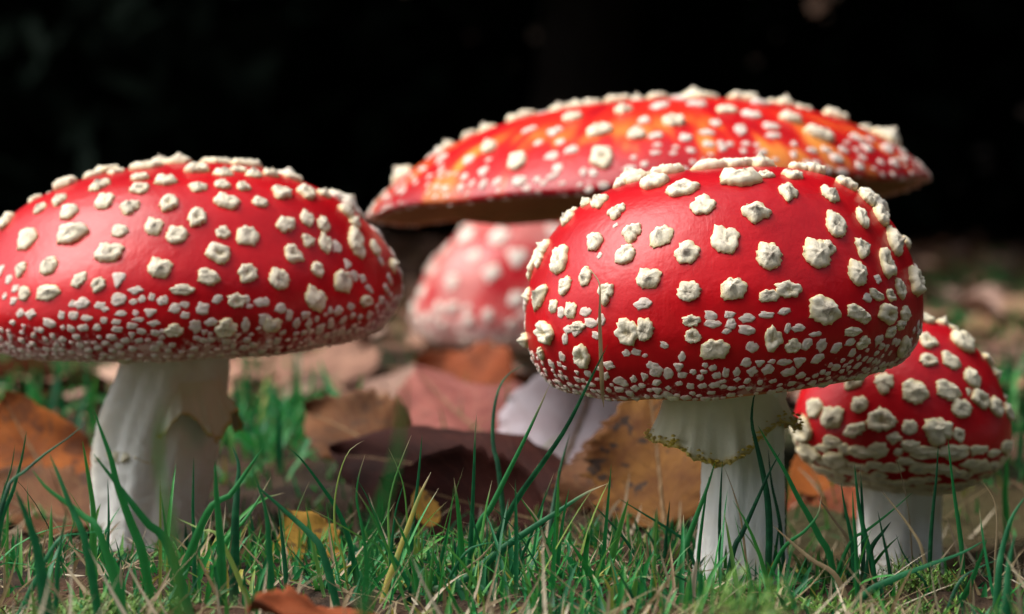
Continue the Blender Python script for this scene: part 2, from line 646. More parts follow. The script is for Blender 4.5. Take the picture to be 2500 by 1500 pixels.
    def scatter(self, s0, s1, size0, size1, n_try, kinds, mat, gap=1.0, aspect=1.0, facing='all', height=.6, edge_bias=1.0, density=None):
        """dart-throwing over a band of the cap; size0..size1 are radii (in cap radii) at s0..s1"""
        r = self.r
        ex = [(p[4], max(p[3].to_scale()[0], p[3].to_scale()[1])) for p in self.parts]
        pos = [np.array(e[0]) for e in ex]; rad = [e[1] for e in ex]
        cap_grid_s = self.S[::self.m]
        for _ in range(n_try):
            t = r.random() ** (1 / edge_bias)
            s = s0 + (s1 - s0) * t
            if density is not None and r.random() > density(s):
                continue
            i = min(self.n - 2, int(np.searchsorted(cap_grid_s, s)))
            i = max(1, i)
            j = r.integers(self.m)
            f = r.random()
            p = self.W[i * self.m + j] * (1 - f) + self.W[i * self.m + (j + 1) % self.m] * f
            size = (size0 + (size1 - size0) * t) * self.a * r.uniform(.65, 1.3)
            q = np.array(pos) if pos else np.zeros((0, 3))
            if len(q):
                d = np.linalg.norm(q - p, axis=1)
                if np.any(d < (np.array(rad) + size * aspect ** .5) * gap):
                    continue
            loc, nor, idx, _d = self.bvh.find_nearest(Vector(p))
            a_up = Vector(self.R3[:, 2])
            if nor.dot(loc - (Vector(self.C) - a_up * self.a * .3)) < 0:
                nor = -nor
            toward = nor.dot((CAM - loc).normalized())
            if facing == 'back' and toward > -.02:
                continue
            tang = a_up.cross(nor)
            if tang.length < 1e-4:
                tang = RIGHT
            tang.normalize()
            kind = kinds[r.integers(len(kinds))]
            self.add(loc, nor, size * aspect ** .5 * r.uniform(.85, 1.2), size / aspect ** .5 * r.uniform(.85, 1.15), size * height * r.uniform(.7, 1.25), 0,
                     kind, mat, right=tang)
            pos.append(np.array(loc)); rad.append(size * aspect ** .5)

    def finish(self, limit=295):
        """the largest warts in view become parts of their own, the crumbs left over one stuff part"""
        def score(p):
            nor = p[3].to_3x3().col[2].normalized()
            f = nor.dot((CAM - p[4]).normalized())
            return p[0] * (1 if f > -.15 else .02)
        ps = sorted(self.parts, key=score, reverse=True)
        for p in ps[:limit]:
            me = self.r.choice(len(LIBV[p[1]]))
            o = bpy.data.objects.new('wart', wart_lib(p[1], p[2])[me])
            link(o, self.cap_o)
            o.matrix_local = Matrix.Translation(-self.base) @ p[3]
        bymat = {}
        for p in ps[limit:]:
            bymat.setdefault(p[2].name, (p[2], []))[1].append(p)
        for mname, (mat, rest) in bymat.items():
            gv, gf, b = [], [], 0
            for p in rest:
                sv, sf, _p = LIBV[p[1]][self.r.choice(len(LIBV[p[1]]))]
                A = np.array(p[3])
                gv.append(sv @ A[:3, :3].T + A[:3, 3])
                gf += [tuple(x + b for x in f) for f in sf]
                b += len(sv)
            # crumbs keep plain colour: their object space is the cap's, so use the simple veil paint
            o = mesh_obj('veil_crumbs', np.vstack(gv), gf, CRUMB[mname], self.cap_o, self.base)
            tag(o, kind='stuff')


CRUMB = {M_WART.name: plain_material('veil_crumb_cream', (.78, .73, .62), (.70, .62, .45), 300, .8),
         M_WART_Y.name: plain_material('veil_crumb_yellowish', (.74, .69, .50), (.64, .55, .33), 300, .8),
         M_FROST.name: plain_material('veil_crumb_pale', (.80, .66, .60), (.66, .44, .40), 300, .8)}


# ---- the toadstool in focus
def on_ground(u, D):
    x = P(u, 1400, D).x; y = P(u, 1400, D).y
    return Vector((x, y, gz(x, y)))


front = Mushroom('red toadstool with ragged yellow-edged ring on its stem, cap overhanging a smaller toadstool', on_ground(1812, .65), 11)
front.cap(1761, 780, .65, 489,
          [(0, .765), (.2, .757), (.42, .718), (.60, .65), (.745, .55), (.865, .42), (.95, .27), (.993, .12), (1.0, .03), (.985, -.07), (.945, -.165), (.90, -.225), (.87, -.25)],
          (-5.5, 5), M_CAP_FRONT, M_GILL, wave=.02, rimwave=.014, lump=.020, gill_z=-.20)
front.stem([(1775, 880, 138), (1778, 950, 136), (1795, 1010, 112), (1812, 1060, 99), (1815, 1120, 96), (1815, 1200, 99), (1812, 1300, 105), (1812, 1390, 118), (1812, 1440, 110), (1812, 1490, 90)], .65)
front.ring(1768, 955, 146, 182, 132, .65, -180, 180,
           lambda d: .80 + .42 * math.exp(-((d + 97) / 30) ** 2) - .25 * math.exp(-((d + 45) / 25) ** 2) - .10 * math.cos(math.radians(d - 20)), grains=420)
z5 = ((1250, 350), 1030 / 2352)
front.traced([(590, 220, 70, 70), (680, 195, 100, 55), (870, 150, 190, 80), (800, 225, 150, 110), (960, 255, 165, 90), (1110, 120, 230, 90),
              (1260, 105, 180, 80), (1390, 110, 150, 80), (1270, 205, 205, 100), (1412, 180, 85, 60), (1565, 185, 115, 65),
              (1620, 110, 120, 80), (1690, 160, 110, 90), (1540, 275, 105, 100), (1770, 285, 95, 90), (1865, 235, 110, 75),
              (1970, 305, 100, 110), (2050, 405, 100, 125), (1955, 425, 85, 130), (1800, 460, 110, 125), (1070, 345, 125, 90),
              (1360, 390, 160, 100), (585, 385, 105, 70), (490, 330, 105, 125), (415, 340, 70, 90), (310, 430, 90, 100), (670, 500, 110, 95),
              (830, 520, 120, 115), (465, 548, 85, 90), (575, 460, 30, 22), (490, 625, 28, 30), (638, 625, 125, 95), (980, 608, 130, 115),
              (1180, 540, 145, 135), (1428, 635, 135, 140), (1695, 620, 150, 150), (1765, 580, 80, 70), (1952, 588, 85, 100),
              (2125, 555, 100, 130), (2200, 555, 90, 110), (2088, 672, 110, 140), (1922, 728, 105, 130), (265, 655, 110, 125),
              (185, 590, 90, 110), (160, 655, 80, 60), (412, 742, 70, 95), (292, 802, 75, 85), (525, 835, 85, 115), (758, 755, 135, 105),
              (982, 830, 125, 105), (1232, 812, 130, 130), (1540, 815, 130, 85), (1430, 850, 100, 75), (735, 893, 85, 55),
              (1740, 928, 155, 150), (2240, 775, 95, 130), (2160, 812, 65, 100), (2040, 760, 45, 50), (160, 855, 120, 90),
              (85, 850, 60, 80), (188, 1055, 100, 125), (80, 1100, 80, 85), (395, 1190, 95, 115), (645, 1050, 130, 150), (735, 1045, 90, 115),
              (1125, 1148, 140, 120), (1455, 1090, 100, 130), (2095, 945, 90, 110), (1920, 940, 90, 80), (325, 932, 65, 85), (410, 938, 55, 55),
              (230, 910, 50, 70), (275, 940, 35, 60), (1000, 990, 90, 60), (1110, 960, 60, 50), (1210, 958, 55, 35), (1315, 975, 75, 45),
              (1415, 958, 90, 35), (1515, 940, 65, 45), (1225, 1010, 60, 60), (1120, 1005, 80, 50), (1310, 1040, 80, 50), (1195, 1050, 50, 35),
              (1010, 1075, 80, 80), (1535, 1035, 35, 70), (1600, 1030, 65, 40), (1690, 1065, 60, 30), (1340, 1135, 60, 65), (1570, 1130, 80, 70),
              (1640, 1125, 60, 70), (1725, 1130, 60, 60), (1805, 1145, 60, 60), (1965, 970, 60, 70), (2030, 845, 70, 55), (1985, 865, 50, 50),
              (2110, 850, 60, 60), (1900, 1050, 110, 50), (1960, 1110, 70, 60), (1890, 1110, 60, 40), (2045, 1095, 50, 55), (2110, 1050, 60, 60),
              (2190, 950, 60, 80), (2170, 1010, 60, 60), (2180, 1130, 80, 90), (320, 1035, 60, 50), (370, 1020, 80, 50), (440, 1000, 60, 50),
              (500, 985, 40, 60), (360, 1050, 60, 40), (295, 1090, 30, 70), (470, 1070, 40, 40), (640, 1170, 40, 35), (690, 1165, 50, 35),
              (740, 1185, 30, 25), (850, 1125, 40, 35), (950, 1190, 35, 50), (280, 1190, 40, 50), (165, 1170, 50, 60), (220, 1230, 50, 40),
              (540, 1240, 70, 45), (525, 1300, 40, 45), (610, 1330, 75, 45), (680, 1315, 35, 35), (740, 1300, 40, 40), (800, 1270, 70, 60),
              (870, 1285, 50, 60), (780, 1240, 60, 40), (1310, 1225, 60, 50), (1255, 1275, 35, 45), (1190, 1280, 35, 60), (1140, 1295, 45, 40),
              (1340, 1275, 60, 50), (1430, 1260, 60, 50), (1540, 1275, 70, 50), (1605, 1215, 65, 50), (1700, 1205, 70, 55), (1520, 1220, 70, 40)], *z5)
front.scatter(.05, .66, .10, .085, 500, ['peak', 'crater', 'scab'], M_WART, 1.35, facing='back', height=.8)
front.scatter(.66, .80, .055, .030, 500, ['torn', 'grain'], M_FROST, 1.0, facing='back')
front.scatter(.865, 1.0, .020, .017, 2600, ['grain', 'torn', 'torn'], M_FROST, .98, aspect=1.2, edge_bias=1.5)
front.scatter(.975, 1.0, .03, .03, 260, ['grain', 'peak'], M_WART_Y, .6, aspect=1.4)
front.finish()

# ---- the toadstool on the left
left = Mushroom('red toadstool with wide cap on a thick white stem, apart beside an orange leaf', on_ground(370, .74), 23)
left.cap(452, 715, .74, 525,
         [(0, .60), (.20, .592), (.44, .55), (.62, .475), (.75, .395), (.86, .285), (.945, .165), (.99, .05), (1.0, -.02), (.985, -.085), (.95, -.15), (.915, -.185), (.89, -.195)],
         (-1.5, 5), M_CAP_LEFT, M_GILL, wave=.02, rimwave=.014, lump=.018, gill_z=-.10)
left.stem([(430, 830, 125), (424, 890, 127), (396, 1000, 143), (378, 1090, 146), (368, 1180, 140), (358, 1290, 130), (352, 1370, 128), (350, 1420, 100)], .74, lump=.07)
left.ring(420, 925, 126, 168, 128, .74, -95, 80, lambda d: .85 + .25 * math.sin(d * .11) - .25 * max(0, d) / 70, grains=0)
left.ring(376, 1092, 144, 150, 26, .74, -200, -82, lambda d: .7 + .3 * math.sin(d * .2), name='collar')
z1 = ((0, 350), 1000 / 2473)
left.traced([(870, 150, 180, 90), (1080, 120, 140, 60), (1190, 165, 130, 100), (1345, 185, 110, 70), (1440, 165, 90, 70), (1530, 190, 90, 90),
             (1630, 190, 90, 70), (700, 180, 100, 50), (560, 195, 90, 60), (390, 260, 140, 90), (210, 340, 90, 70), (600, 260, 120, 90),
             (845, 275, 110, 70), (850, 215, 110, 60), (1000, 230, 115, 75), (1195, 270, 110, 65), (1345, 255, 90, 60), (1468, 265, 90, 60),
             (1700, 305, 120, 85), (1850, 300, 110, 110), (1950, 310, 90, 80), (1765, 215, 130, 60), (360, 350, 90, 70), (240, 400, 80, 60),
             (625, 355, 105, 90), (420, 415, 100, 85), (785, 390, 115, 80), (1020, 365, 110, 85), (1360, 355, 145, 80), (1565, 360, 90, 55),
             (1190, 450, 110, 95), (925, 505, 105, 95), (1060, 560, 120, 95), (725, 530, 90, 70), (440, 545, 170, 110), (170, 575, 110, 120),
             (50, 470, 90, 110), (650, 665, 160, 100), (1350, 540, 80, 65), (1490, 560, 120, 120), (1720, 495, 110, 100), (1850, 455, 85, 75),
             (1955, 490, 80, 80), (1860, 590, 80, 70), (1960, 605, 80, 95), (2035, 625, 60, 70), (2090, 420, 120, 80), (2140, 480, 80, 90),
             (2140, 590, 100, 140), (2165, 650, 80, 80), (2260, 635, 80, 70), (1320, 660, 140, 110), (1770, 670, 125, 95), (960, 755, 140, 110),
             (1260, 805, 115, 90), (1490, 785, 110, 105), (1680, 825, 120, 115), (1920, 770, 85, 80), (2065, 835, 100, 140), (2370, 740, 70, 130),
             (1900, 940, 125, 130), (300, 745, 110, 100), (128, 765, 70, 85), (10, 765, 40, 100), (475, 830, 85, 90), (590, 855, 80, 80),
             (720, 815, 75, 80), (55, 820, 40, 50), (290, 900, 130, 90), (1105, 885, 150, 60), (150, 905, 60, 80), (90, 880, 40, 40),
             (820, 890, 90, 45), (715, 945, 80, 75), (500, 965, 80, 60), (440, 970, 40, 40), (600, 980, 60, 40), (635, 1005, 50, 30),
             (860, 940, 40, 40), (915, 930, 35, 45), (980, 950, 60, 60), (805, 960, 50, 30), (1060, 1000, 70, 60), (1115, 975, 60, 40),
             (1115, 1040, 50, 40), (1310, 945, 60, 60), (1430, 950, 100, 80), (1490, 945, 50, 50), (1580, 960, 80, 60), (1505, 985, 40, 25),
             (1220, 1000, 70, 70), (1700, 1000, 70, 60), (1745, 1040, 40, 60), (1485, 1095, 45, 85), (1370, 1115, 120, 100), (1605, 1065, 70, 70),
             (1640, 1100, 110, 80), (910, 1020, 70, 45), (735, 1030, 70, 35), (820, 1025, 30, 40), (840, 1065, 60, 30), (700, 1080, 50, 30),
             (930, 1090, 80, 35), (795, 1105, 60, 35), (1055, 1130, 100, 70), (1180, 1110, 70, 80), (705, 1125, 60, 35), (590, 1115, 50, 40),
             (500, 1115, 60, 45), (430, 1120, 40, 40), (380, 1115, 30, 30), (625, 1070, 45, 40), (525, 1055, 60, 40), (440, 1040, 65, 50),
             (300, 1085, 65, 50), (185, 1035, 65, 55), (125, 1025, 40, 45), (370, 1040, 35, 50), (855, 1135, 50, 35), (940, 1145, 50, 35),
             (2210, 955, 90, 60), (2300, 950, 40, 45), (2045, 1010, 50, 50), (2120, 985, 40, 50), (2000, 1090, 50, 60), (2070, 1070, 50, 40),
             (1930, 1125, 60, 50), (1865, 1095, 45, 60), (1790, 1090, 50, 50), (2060, 1135, 60, 50), (2100, 730, 50, 50), (2140, 800, 50, 60),
             (2190, 820, 50, 50), (2230, 880, 50, 40), (2300, 715, 60, 40), (2350, 820, 60, 40), (2330, 880, 50, 40), (30, 925, 30, 40), (80, 955, 40, 40)], *z1)
left.scatter(.05, .66, .09, .075, 500, ['peak', 'crater', 'scab'], M_WART, 1.3, facing='back', height=.8)
left.scatter(.66, .82, .05, .028, 600, ['torn', 'grain'], M_FROST, 1.0, facing='back')
left.scatter(.84, 1.0, .017, .013, 3200, ['grain', 'torn', 'grain'], M_FROST, .95, aspect=1.15, edge_bias=1.4)
left.scatter(.975, 1.0, .028, .028, 160, ['grain', 'peak'], M_WART_Y, .6, aspect=1.5)
left.finish()

# ---- the largest toadstool behind
rear = Mushroom('largest red toadstool with orange streaked spreading cap, towering behind the others', on_ground(1725, .90), 37)
rear.cap(1583, 466, .90, 688,
         [(0, .312), (.16, .310), (.35, .292), (.54, .252), (.72, .185), (.86, .105), (.955, .028), (.995, -.02), (1.0, -.036), (.985, -.046), (.965, -.040)],
         (-3.6, -3.2), M_CAP_REAR, M_GILL_REAR, wave=.025, rimwave=.022, lump=.007, gill_z=.04)
rear.stem([(1640, 480, 120), (1690, 700, 115), (1715, 900, 118), (1725, 1080, 150), (1725, 1160, 140)], .90)
rear.ring(1680, 640, 116, 165, 130, .90, -180, 180, lambda d: .9 + .15 * math.sin(d * .07))
z3 = ((850, 180), 850 / 2426)
rear.traced([(370, 690, 160, 110), (560, 560, 90, 70), (650, 600, 90, 80), (690, 490, 110, 80), (840, 430, 120, 80), (960, 380, 130, 80),
             (1200, 310, 200, 110), (1260, 395, 100, 60), (1340, 230, 120, 70), (1470, 225, 150, 70), (1570, 315, 140, 85), (1690, 210, 140, 80),
             (1445, 408, 110, 70), (1750, 408, 165, 100), (1860, 180, 100, 80), (1920, 265, 125, 80), (2000, 180, 130, 70), (2180, 150, 150, 90),
             (2170, 235, 120, 60), (2270, 340, 135, 90), (2330, 180, 80, 50), (2070, 330, 90, 80), (2020, 435, 140, 80),
             (2140, 435, 90, 60), (2350, 450, 80, 60), (2010, 390, 70, 50), (990, 520, 120, 110), (840, 605, 80, 80), (1175, 620, 130, 130),
             (945, 680, 80, 60), (1480, 480, 70, 50), (1330, 483, 60, 45), (1425, 575, 85, 70), (1565, 538, 110, 65), (1770, 580, 150, 150),
             (1455, 660, 80, 60), (1640, 690, 50, 100), (1710, 690, 50, 50), (815, 720, 60, 50), (860, 770, 50, 45), (940, 775, 60, 60),
             (790, 795, 50, 50), (1195, 745, 90, 60), (1320, 740, 50, 40), (1360, 765, 45, 35), (1245, 795, 50, 45), (1420, 720, 90, 40),
             (1680, 805, 50, 45), (1035, 755, 60, 50)], *z3, hscale=1.05)
z4 = ((1600, 180), 700 / 2474)
rear.traced([(60, 180, 180, 90), (45, 270, 140, 70), (205, 215, 130, 70), (440, 180, 190, 120), (360, 270, 150, 80), (725, 180, 170, 110),
             (610, 320, 160, 110), (830, 360, 150, 90), (890, 260, 150, 90), (1020, 230, 130, 120), (160, 425, 170, 105), (520, 430, 100, 80),
             (455, 510, 120, 60), (260, 555, 90, 70), (735, 490, 110, 110), (455, 610, 90, 60), (995, 460, 130, 80), (1010, 540, 130, 70),
             (1160, 400, 190, 110), (1280, 280, 150, 110), (1400, 530, 250, 120), (1440, 320, 130, 80), (1600, 390, 130, 70), (1820, 470, 180, 140),
             (1740, 560, 120, 90), (1830, 650, 120, 90), (1560, 730, 110, 85), (570, 610, 70, 60), (580, 650, 70, 60), (640, 610, 60, 50),
             (1200, 610, 60, 50), (1360, 670, 100, 50), (1470, 660, 90, 50), (1620, 660, 90, 60), (1195, 700, 60, 80), (1760, 800, 80, 60),
             (1610, 850, 90, 70), (1500, 830, 70, 60), (2000, 660, 100, 70), (2130, 620, 150, 90), (2060, 780, 90, 60), (2200, 680, 100, 70)], *z4, hscale=1.05)
rear.scatter(.03, .80, .055, .045, 700, ['peak', 'crater', 'scab'], M_WART, 1.25, facing='back', height=1.0)
rear.scatter(.78, .995, .016, .010, 1500, ['grain', 'torn'], M_FROST, 1.5, edge_bias=1.2)
rear.finish()

# ---- the small globe-shaped one on the right
small = Mushroom('small globe-shaped red toadstool with cracked cream veil, half shaded by a bigger cap', on_ground(2195, .715), 41)
small.cap(2203, 1010, .715, 266,
          [(0, .90), (.18, .885), (.40, .80), (.62, .63), (.82, .38), (.95, .10), (1.0, -.12), (.97, -.32), (.86, -.48), (.70, -.585), (.52, -.63), (.42, -.625)],
          (2, 3), M_CAP_SMALL, M_GILL, wave=.02, lump=.014, gill_z=-.56)
small.stem([(2196, 1120, 96), (2196, 1200, 98), (2194, 1300, 99), (2190, 1400, 108), (2190, 1460, 118), (2190, 1510, 100)], .715)
z8 = ((1900, 720), 600 / 1781)
small.traced([(1045, 130, 90, 70), (1060, 185, 140, 80), (1200, 185, 100, 80), (1265, 240, 80, 70), (1400, 275, 120, 100), (1085, 335, 135, 100),
              (1330, 350, 180, 120), (1090, 475, 130, 80), (1250, 475, 115, 110), (920, 370, 70, 130), (1565, 430, 120, 130), (1590, 560, 110, 150),
              (770, 640, 135, 150), (990, 700, 170, 165), (1230, 690, 150, 130), (1410, 610, 130, 130), (1380, 700, 35, 50), (1465, 750, 120, 125),
              (1320, 830, 135, 125), (1670, 740, 70, 130), (1580, 825, 100, 130), (1660, 850, 80, 90), (545, 630, 130, 110), (585, 800, 120, 110),
              (385, 890, 165, 150), (750, 910, 190, 160), (265, 815, 110, 130), (185, 980, 110, 180), (550, 985, 150, 110), (950, 965, 110, 100),
              (1160, 990, 205, 200), (1310, 1010, 80, 100), (320, 620, 90, 80), (960, 1095, 140, 90), (840, 1040, 110, 80), (870, 1140, 70, 60)], *z8, mat=M_WART_Y)
small.scatter(.05, .60, .16, .14, 400, ['peak', 'dome', 'torn'], M_WART_Y, 1.3, facing='back', height=.6)
small.scatter(.665, .88, .085, .075, 2600, ['plate'], M_WART_Y, .60, aspect=1.9, height=.75)
small.scatter(.86, 1.0, .085, .085, 900, ['dome', 'grain', 'plate'], M_WART_Y, .60, aspect=1.5, height=.7)
small.finish()

# ---- the far one, mostly hidden
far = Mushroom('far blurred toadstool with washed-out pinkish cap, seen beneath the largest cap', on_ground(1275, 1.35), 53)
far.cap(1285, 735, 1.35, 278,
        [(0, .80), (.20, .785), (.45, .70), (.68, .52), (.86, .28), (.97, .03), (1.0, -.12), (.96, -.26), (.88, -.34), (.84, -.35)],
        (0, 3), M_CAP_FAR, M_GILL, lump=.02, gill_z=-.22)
far.stem([(1275, 760, 95), (1275, 850, 95), (1280, 900, 120), (1280, 945, 135), (1280, 990, 110)], 1.35)
far.ring(1275, 830, 97, 150, 60, 1.35, -180, 180, lambda d: .9 + .15 * math.sin(d * .07))
far.scatter(.05, .75, .10, .08, 220, ['peak', 'torn', 'plate'], M_FROST, 1.5, height=.4)
far.scatter(.75, 1.0, .05, .03, 400, ['grain', 'torn'], M_FROST, 1.1)
far.finish(160)

# ------------------------------------------------------------------ fallen leaves
def leaf_arrays(base, along, normal, L, W, bend=0., cup=0., twist=0., serr=0., point=1.3, fat=.85, ruffle=0., seed=0, nu=30, nv=17, thick=.00025):
    r = np.random.default_rng(seed)
    along = Vector(along).normalized()
    nor = Vector(normal); nor = (nor - along * nor.dot(along)).normalized()
    side = along.cross(nor)
    A, N, S = (np.array(x) for x in (along, nor, side))
    u = np.linspace(0, 1, nu)
    w = np.linspace(-1, 1, nv)
    U, Wv = np.meshgrid(u, w, indexing='ij')
    half = (np.maximum(U, 1e-6) ** .55) * ((1 - U) ** .85); half = half / half.max()
    if serr:
        saw = (U * nu * .5) % 1.0
        half = half * (1 - serr * (np.arange(nu) % 2)[:, None] * np.ones_like(Wv)) * (1 + .03 * r.standard_normal(nu)[:, None])
    half = half * (1 + .07 * np.sin(U * 31 + seed) * np.sin(U * 13 + 2 * seed + (Wv > 0) * 2.1) + .05 * np.sin(U * 57 + seed * 3 + (Wv > 0)))
    half = np.maximum(half, .012)
    th = bend * (U - .5)
    if abs(bend) > 1e-3:
        cx = np.sin(th) / bend + .5
        cz = (1 - np.cos(th)) / bend
    else:
        cx, cz = U, 0 * U
    y = Wv * half * W / 2
    z = cz * L + cup * (y ** 2) / (W / 2)
    ph = r.uniform(0, 6.3, 4)
    z = z + ruffle * W * (np.sin(U * 9 + ph[0]) * Wv + .6 * np.sin(U * 17 + ph[1] + Wv * 2) * np.abs(Wv) ** 2 + .5 * np.sin(Wv * 4 + ph[2]))
    z = z - .008 * W * np.cos(2 * math.pi * (U * 9 - np.abs(Wv) * 3.2)) * half
    z = z - .03 * W * np.exp(-(Wv / .12) ** 2)
    tw = twist * (U - .3)
    y2 = y * np.cos(tw) - z * 0
    z2 = z + y * np.sin(tw)
    Q = (cx * L)[..., None] * A + y2[..., None] * S + z2[..., None] * N + np.array(base)
    top = Q.reshape(-1, 3)
    bot = top - N * thick
    k = len(top)
    F = [tuple(q) for q in grid_faces(nu, nv)]
    G = [tuple(x + k for x in q[::-1]) for q in F]
    E = []
    for i in range(nu - 1):
        E.append((i * nv, (i + 1) * nv, (i + 1) * nv + k, i * nv + k))
        a = i * nv + nv - 1
        E.append((a, a + k, a + nv + k, a + nv))
    V = np.vstack([top, bot])
    mid = Q[:, nv // 2, :]
    return V, F + G + E, np.tile(U.ravel(), 2), np.tile(Wv.ravel(), 2), mid, N, A


def tube(path, radii, m=7):
    path = np.asarray(path); n = len(path)
    V = []
    for i in range(n):
        t = path[min(i + 1, n - 1)] - path[max(i - 1, 0)]
        t = Vector(t).normalized()
        a = t.cross(Vector((.3, .2, .93))).normalized(); b = t.cross(a)
        for j in range(m):
            q = 2 * math.pi * j / m
            V.append(path[i] + radii[i] * (math.cos(q) * np.array(a) + math.sin(q) * np.array(b)))
    return np.array(V), grid_faces(n, m, True)


M_RIB = plain_material('leaf_rib', (.20, .12, .05), (.12, .07, .03), 300, .7)


def leaf(label, base, along, normal, L, W, mat, stalk=.25, **kw):
    V, F, u, w, mid, N, A = leaf_arrays(base, along, normal, L, W, **kw)
    root = thing('fallen_leaf', Vector(base), label, 'leaf', 'fallen leaves around the toadstools')
    mesh_obj('blade', V, F, mat, root, base, attrs={'u': u, 'w': w})
    path = np.vstack([[mid[0] - A * L * stalk * q for q in (1, .66, .33)], mid])
    rad = np.concatenate([[W * .016] * 3, np.linspace(W * .018, W * .005, len(mid))])
    Vt, Ft = tube(path, rad)
    mesh_obj('midrib', Vt, Ft, M_RIB, root, base)
    return root


LM = dict(
    orange=leaf_material('leaf_orange', (.30, .085, .014), (.16, .045, .012), (.16, .06, .02), .5),
    ochre=leaf_material('leaf_ochre', (.17, .075, .016), (.085, .030, .010), (.10, .045, .015), .95),
    yellow=leaf_material('leaf_yellow', (.30, .17, .025), (.19, .09, .018), (.22, .13, .03), .6),
    maroon=leaf_material('leaf_maroon', (.050, .012, .008), (.025, .008, .006), (.07, .022, .014), .0),
    pink=leaf_material('leaf_rose', (.27, .09, .07), (.20, .06, .05), (.28, .13, .10), .2),
    pale=leaf_material('leaf_pale_underside', (.52, .46, .49), (.44, .36, .38), (.46, .36, .36), .0),
    brown=leaf_material('leaf_brown', (.13, .052, .020), (.07, .028, .012), (.16, .09, .04), .4),
    rust=leaf_material('leaf_rust', (.24, .055, .018), (.13, .032, .012), (.2, .08, .03), .3),
    tan=leaf_material('leaf_tan', (.28, .15, .10), (.18, .09, .06), (.22, .12, .08), .3),
)


def leaf_px(label, pts, mat, D, W, **kw):
    """leaf from base pixel to tip pixel, each with its own distance; W in metres"""
    (u0, v0, d0), (u1, v1, d1) = pts
    a, b = P(u0, v0, d0), P(u1, v1, d1)
    return leaf(label, a, b - a, D, (b - a).length, W, LM[mat], **kw)


CAMN = (0, -1, .35)
leaf_px('spotted ochre toothed leaf propped upright beside the stem of the toadstool with the ragged ring',
        [(1625, 1300, .730), (1585, 935, .760)], 'ochre', (-.25, -1, .25), .042, serr=.07, bend=.35, cup=.25, ruffle=.03, seed=3, nu=44, stalk=.1)
leaf_px('dark brown toothed leaf standing behind the spotted ochre leaf',
        [(1500, 1280, .745), (1490, 1010, .77)], 'brown', (-.5, -1, .3), .034, serr=.06, bend=-.3, cup=.3, ruffle=.04, seed=4, nu=40, stalk=.1)
leaf_px('pale lavender leaf underside leaning up behind the dark curled leaf',
        [(1330, 1240, .84), (1490, 840, .95)], 'pale', (-.1, -1, .5), .062, bend=.3, cup=-.2, ruffle=.03, seed=5, stalk=.1)
leaf_px('rose-red leaf lying against the pale lavender leaf',
        [(1300, 1150, .87), (1020, 930, .98)], 'pink', (.15, -1, .7), .052, bend=.4, cup=.2, ruffle=.04, seed=6, stalk=.1)
leaf_px('long dark maroon curled leaf lying behind the grass between the stems',
        [(1440, 1215, .75), (790, 1065, .80)], 'maroon', (.1, -.8, .8), .050, bend=-.45, cup=-.5, twist=.5, ruffle=.05, seed=7, stalk=.15)
leaf_px('second dark maroon leaf tucked below the long curled one',
        [(1330, 1280, .72), (930, 1170, .735)], 'maroon', (0, -1, .5), .030, bend=.3, cup=.4, ruffle=.05, seed=8, stalk=.1)
leaf_px('rust-brown leaf edge curling up behind the long maroon leaf',
        [(1000, 1130, .83), (735, 985, .86)], 'brown', (.2, -1, .4), .030, bend=-.5, cup=.4, ruffle=.05, seed=9, stalk=.1)
leaf_px('big orange leaf standing beside the toadstool on the thick white stem',
        [(180, 1260, .80), (10, 980, .83)], 'orange', (.35, -1, .3), .042, bend=.5, cup=-.35, ruffle=.04, seed=10, stalk=.1)
leaf_px('brown leaf lying beneath the big orange leaf',
        [(250, 1290, .76), (-60, 1190, .80)], 'brown', (0, -.5, 1), .036, bend=.3, cup=.3, ruffle=.05, seed=11, stalk=.2)
leaf_px('small mustard yellow leaf upright in the grass beside the thick white stem',
        [(800, 1400, .665), (700, 1245, .675)], 'yellow', (.1, -1, .5), .016, bend=.3, cup=.3, ruffle=.04, seed=12, stalk=.1)
leaf_px('tiny yellow leaf scrap in front of the maroon leaves',
        [(1050, 1290, .70), (1020, 1190, .71)], 'yellow', (.4, -1, .3), .008, bend=.3, cup=.3, seed=13, stalk=.1)
leaf_px('bright orange-red leaf behind the rose-red leaf',
        [(1230, 1000, 1.12), (1020, 900, 1.16)], 'rust', (0, -1, .6), .048, bend=.3, cup=.3, ruffle=.05, seed=14, stalk=.1)
leaf_px('orange leaf glowing below the rim of the small globe-shaped toadstool',
        [(2010, 1210, .78), (1960, 1090, .79)], 'orange', (-.2, -1, .3), .015, bend=.2, cup=.3, seed=15, stalk=.1)
leaf_px('rust leaf lying between the two stems under the overlapping caps',
        [(2080, 1330, .76), (1930, 1190, .79)], 'rust', (-.2, -1, .5), .028, bend=.3, cup=.3, ruffle=.04, seed=16, stalk=.1)
leaf_px('tan leaf lying beyond the small globe-shaped toadstool',
        [(2560, 1190, .90), (2380, 1070, .95)], 'tan', (0, -1, .8), .036, bend=.2, cup=.2, ruffle=.04, seed=17, stalk=.1)
leaf_px('brown leaf flat in the grass by the foot of the small globe-shaped toadstool',
        [(2520, 1250, .80), (2330, 1215, .82)], 'brown', (0, -.4, 1), .026, bend=.2, cup=.2, ruffle=.04, seed=18, stalk=.1)
leaf_px('cinnamon brown leaf lying flat on the short turf before the mustard yellow leaf',
        [(930, 1545, .50), (600, 1500, .475)], 'rust', (0, -.35, 1), .024, bend=.5, cup=.2, ruffle=.05, seed=19, stalk=.1)
leaf_px('peach coloured leaf far behind the thick white stem',
        [(600, 1010, 1.15), (560, 900, 1.17)], 'tan', (0, -1, .3), .030, bend=.3, cup=.3, seed=21, stalk=.1)
leaf_px('dusky pink leaf lying far back between the two wide caps',
        [(860, 960, 1.25), (680, 880, 1.35)], 'tan', (0, -1, .8), .060, bend=.3, cup=.2, ruffle=.04, seed=22, stalk=.1)


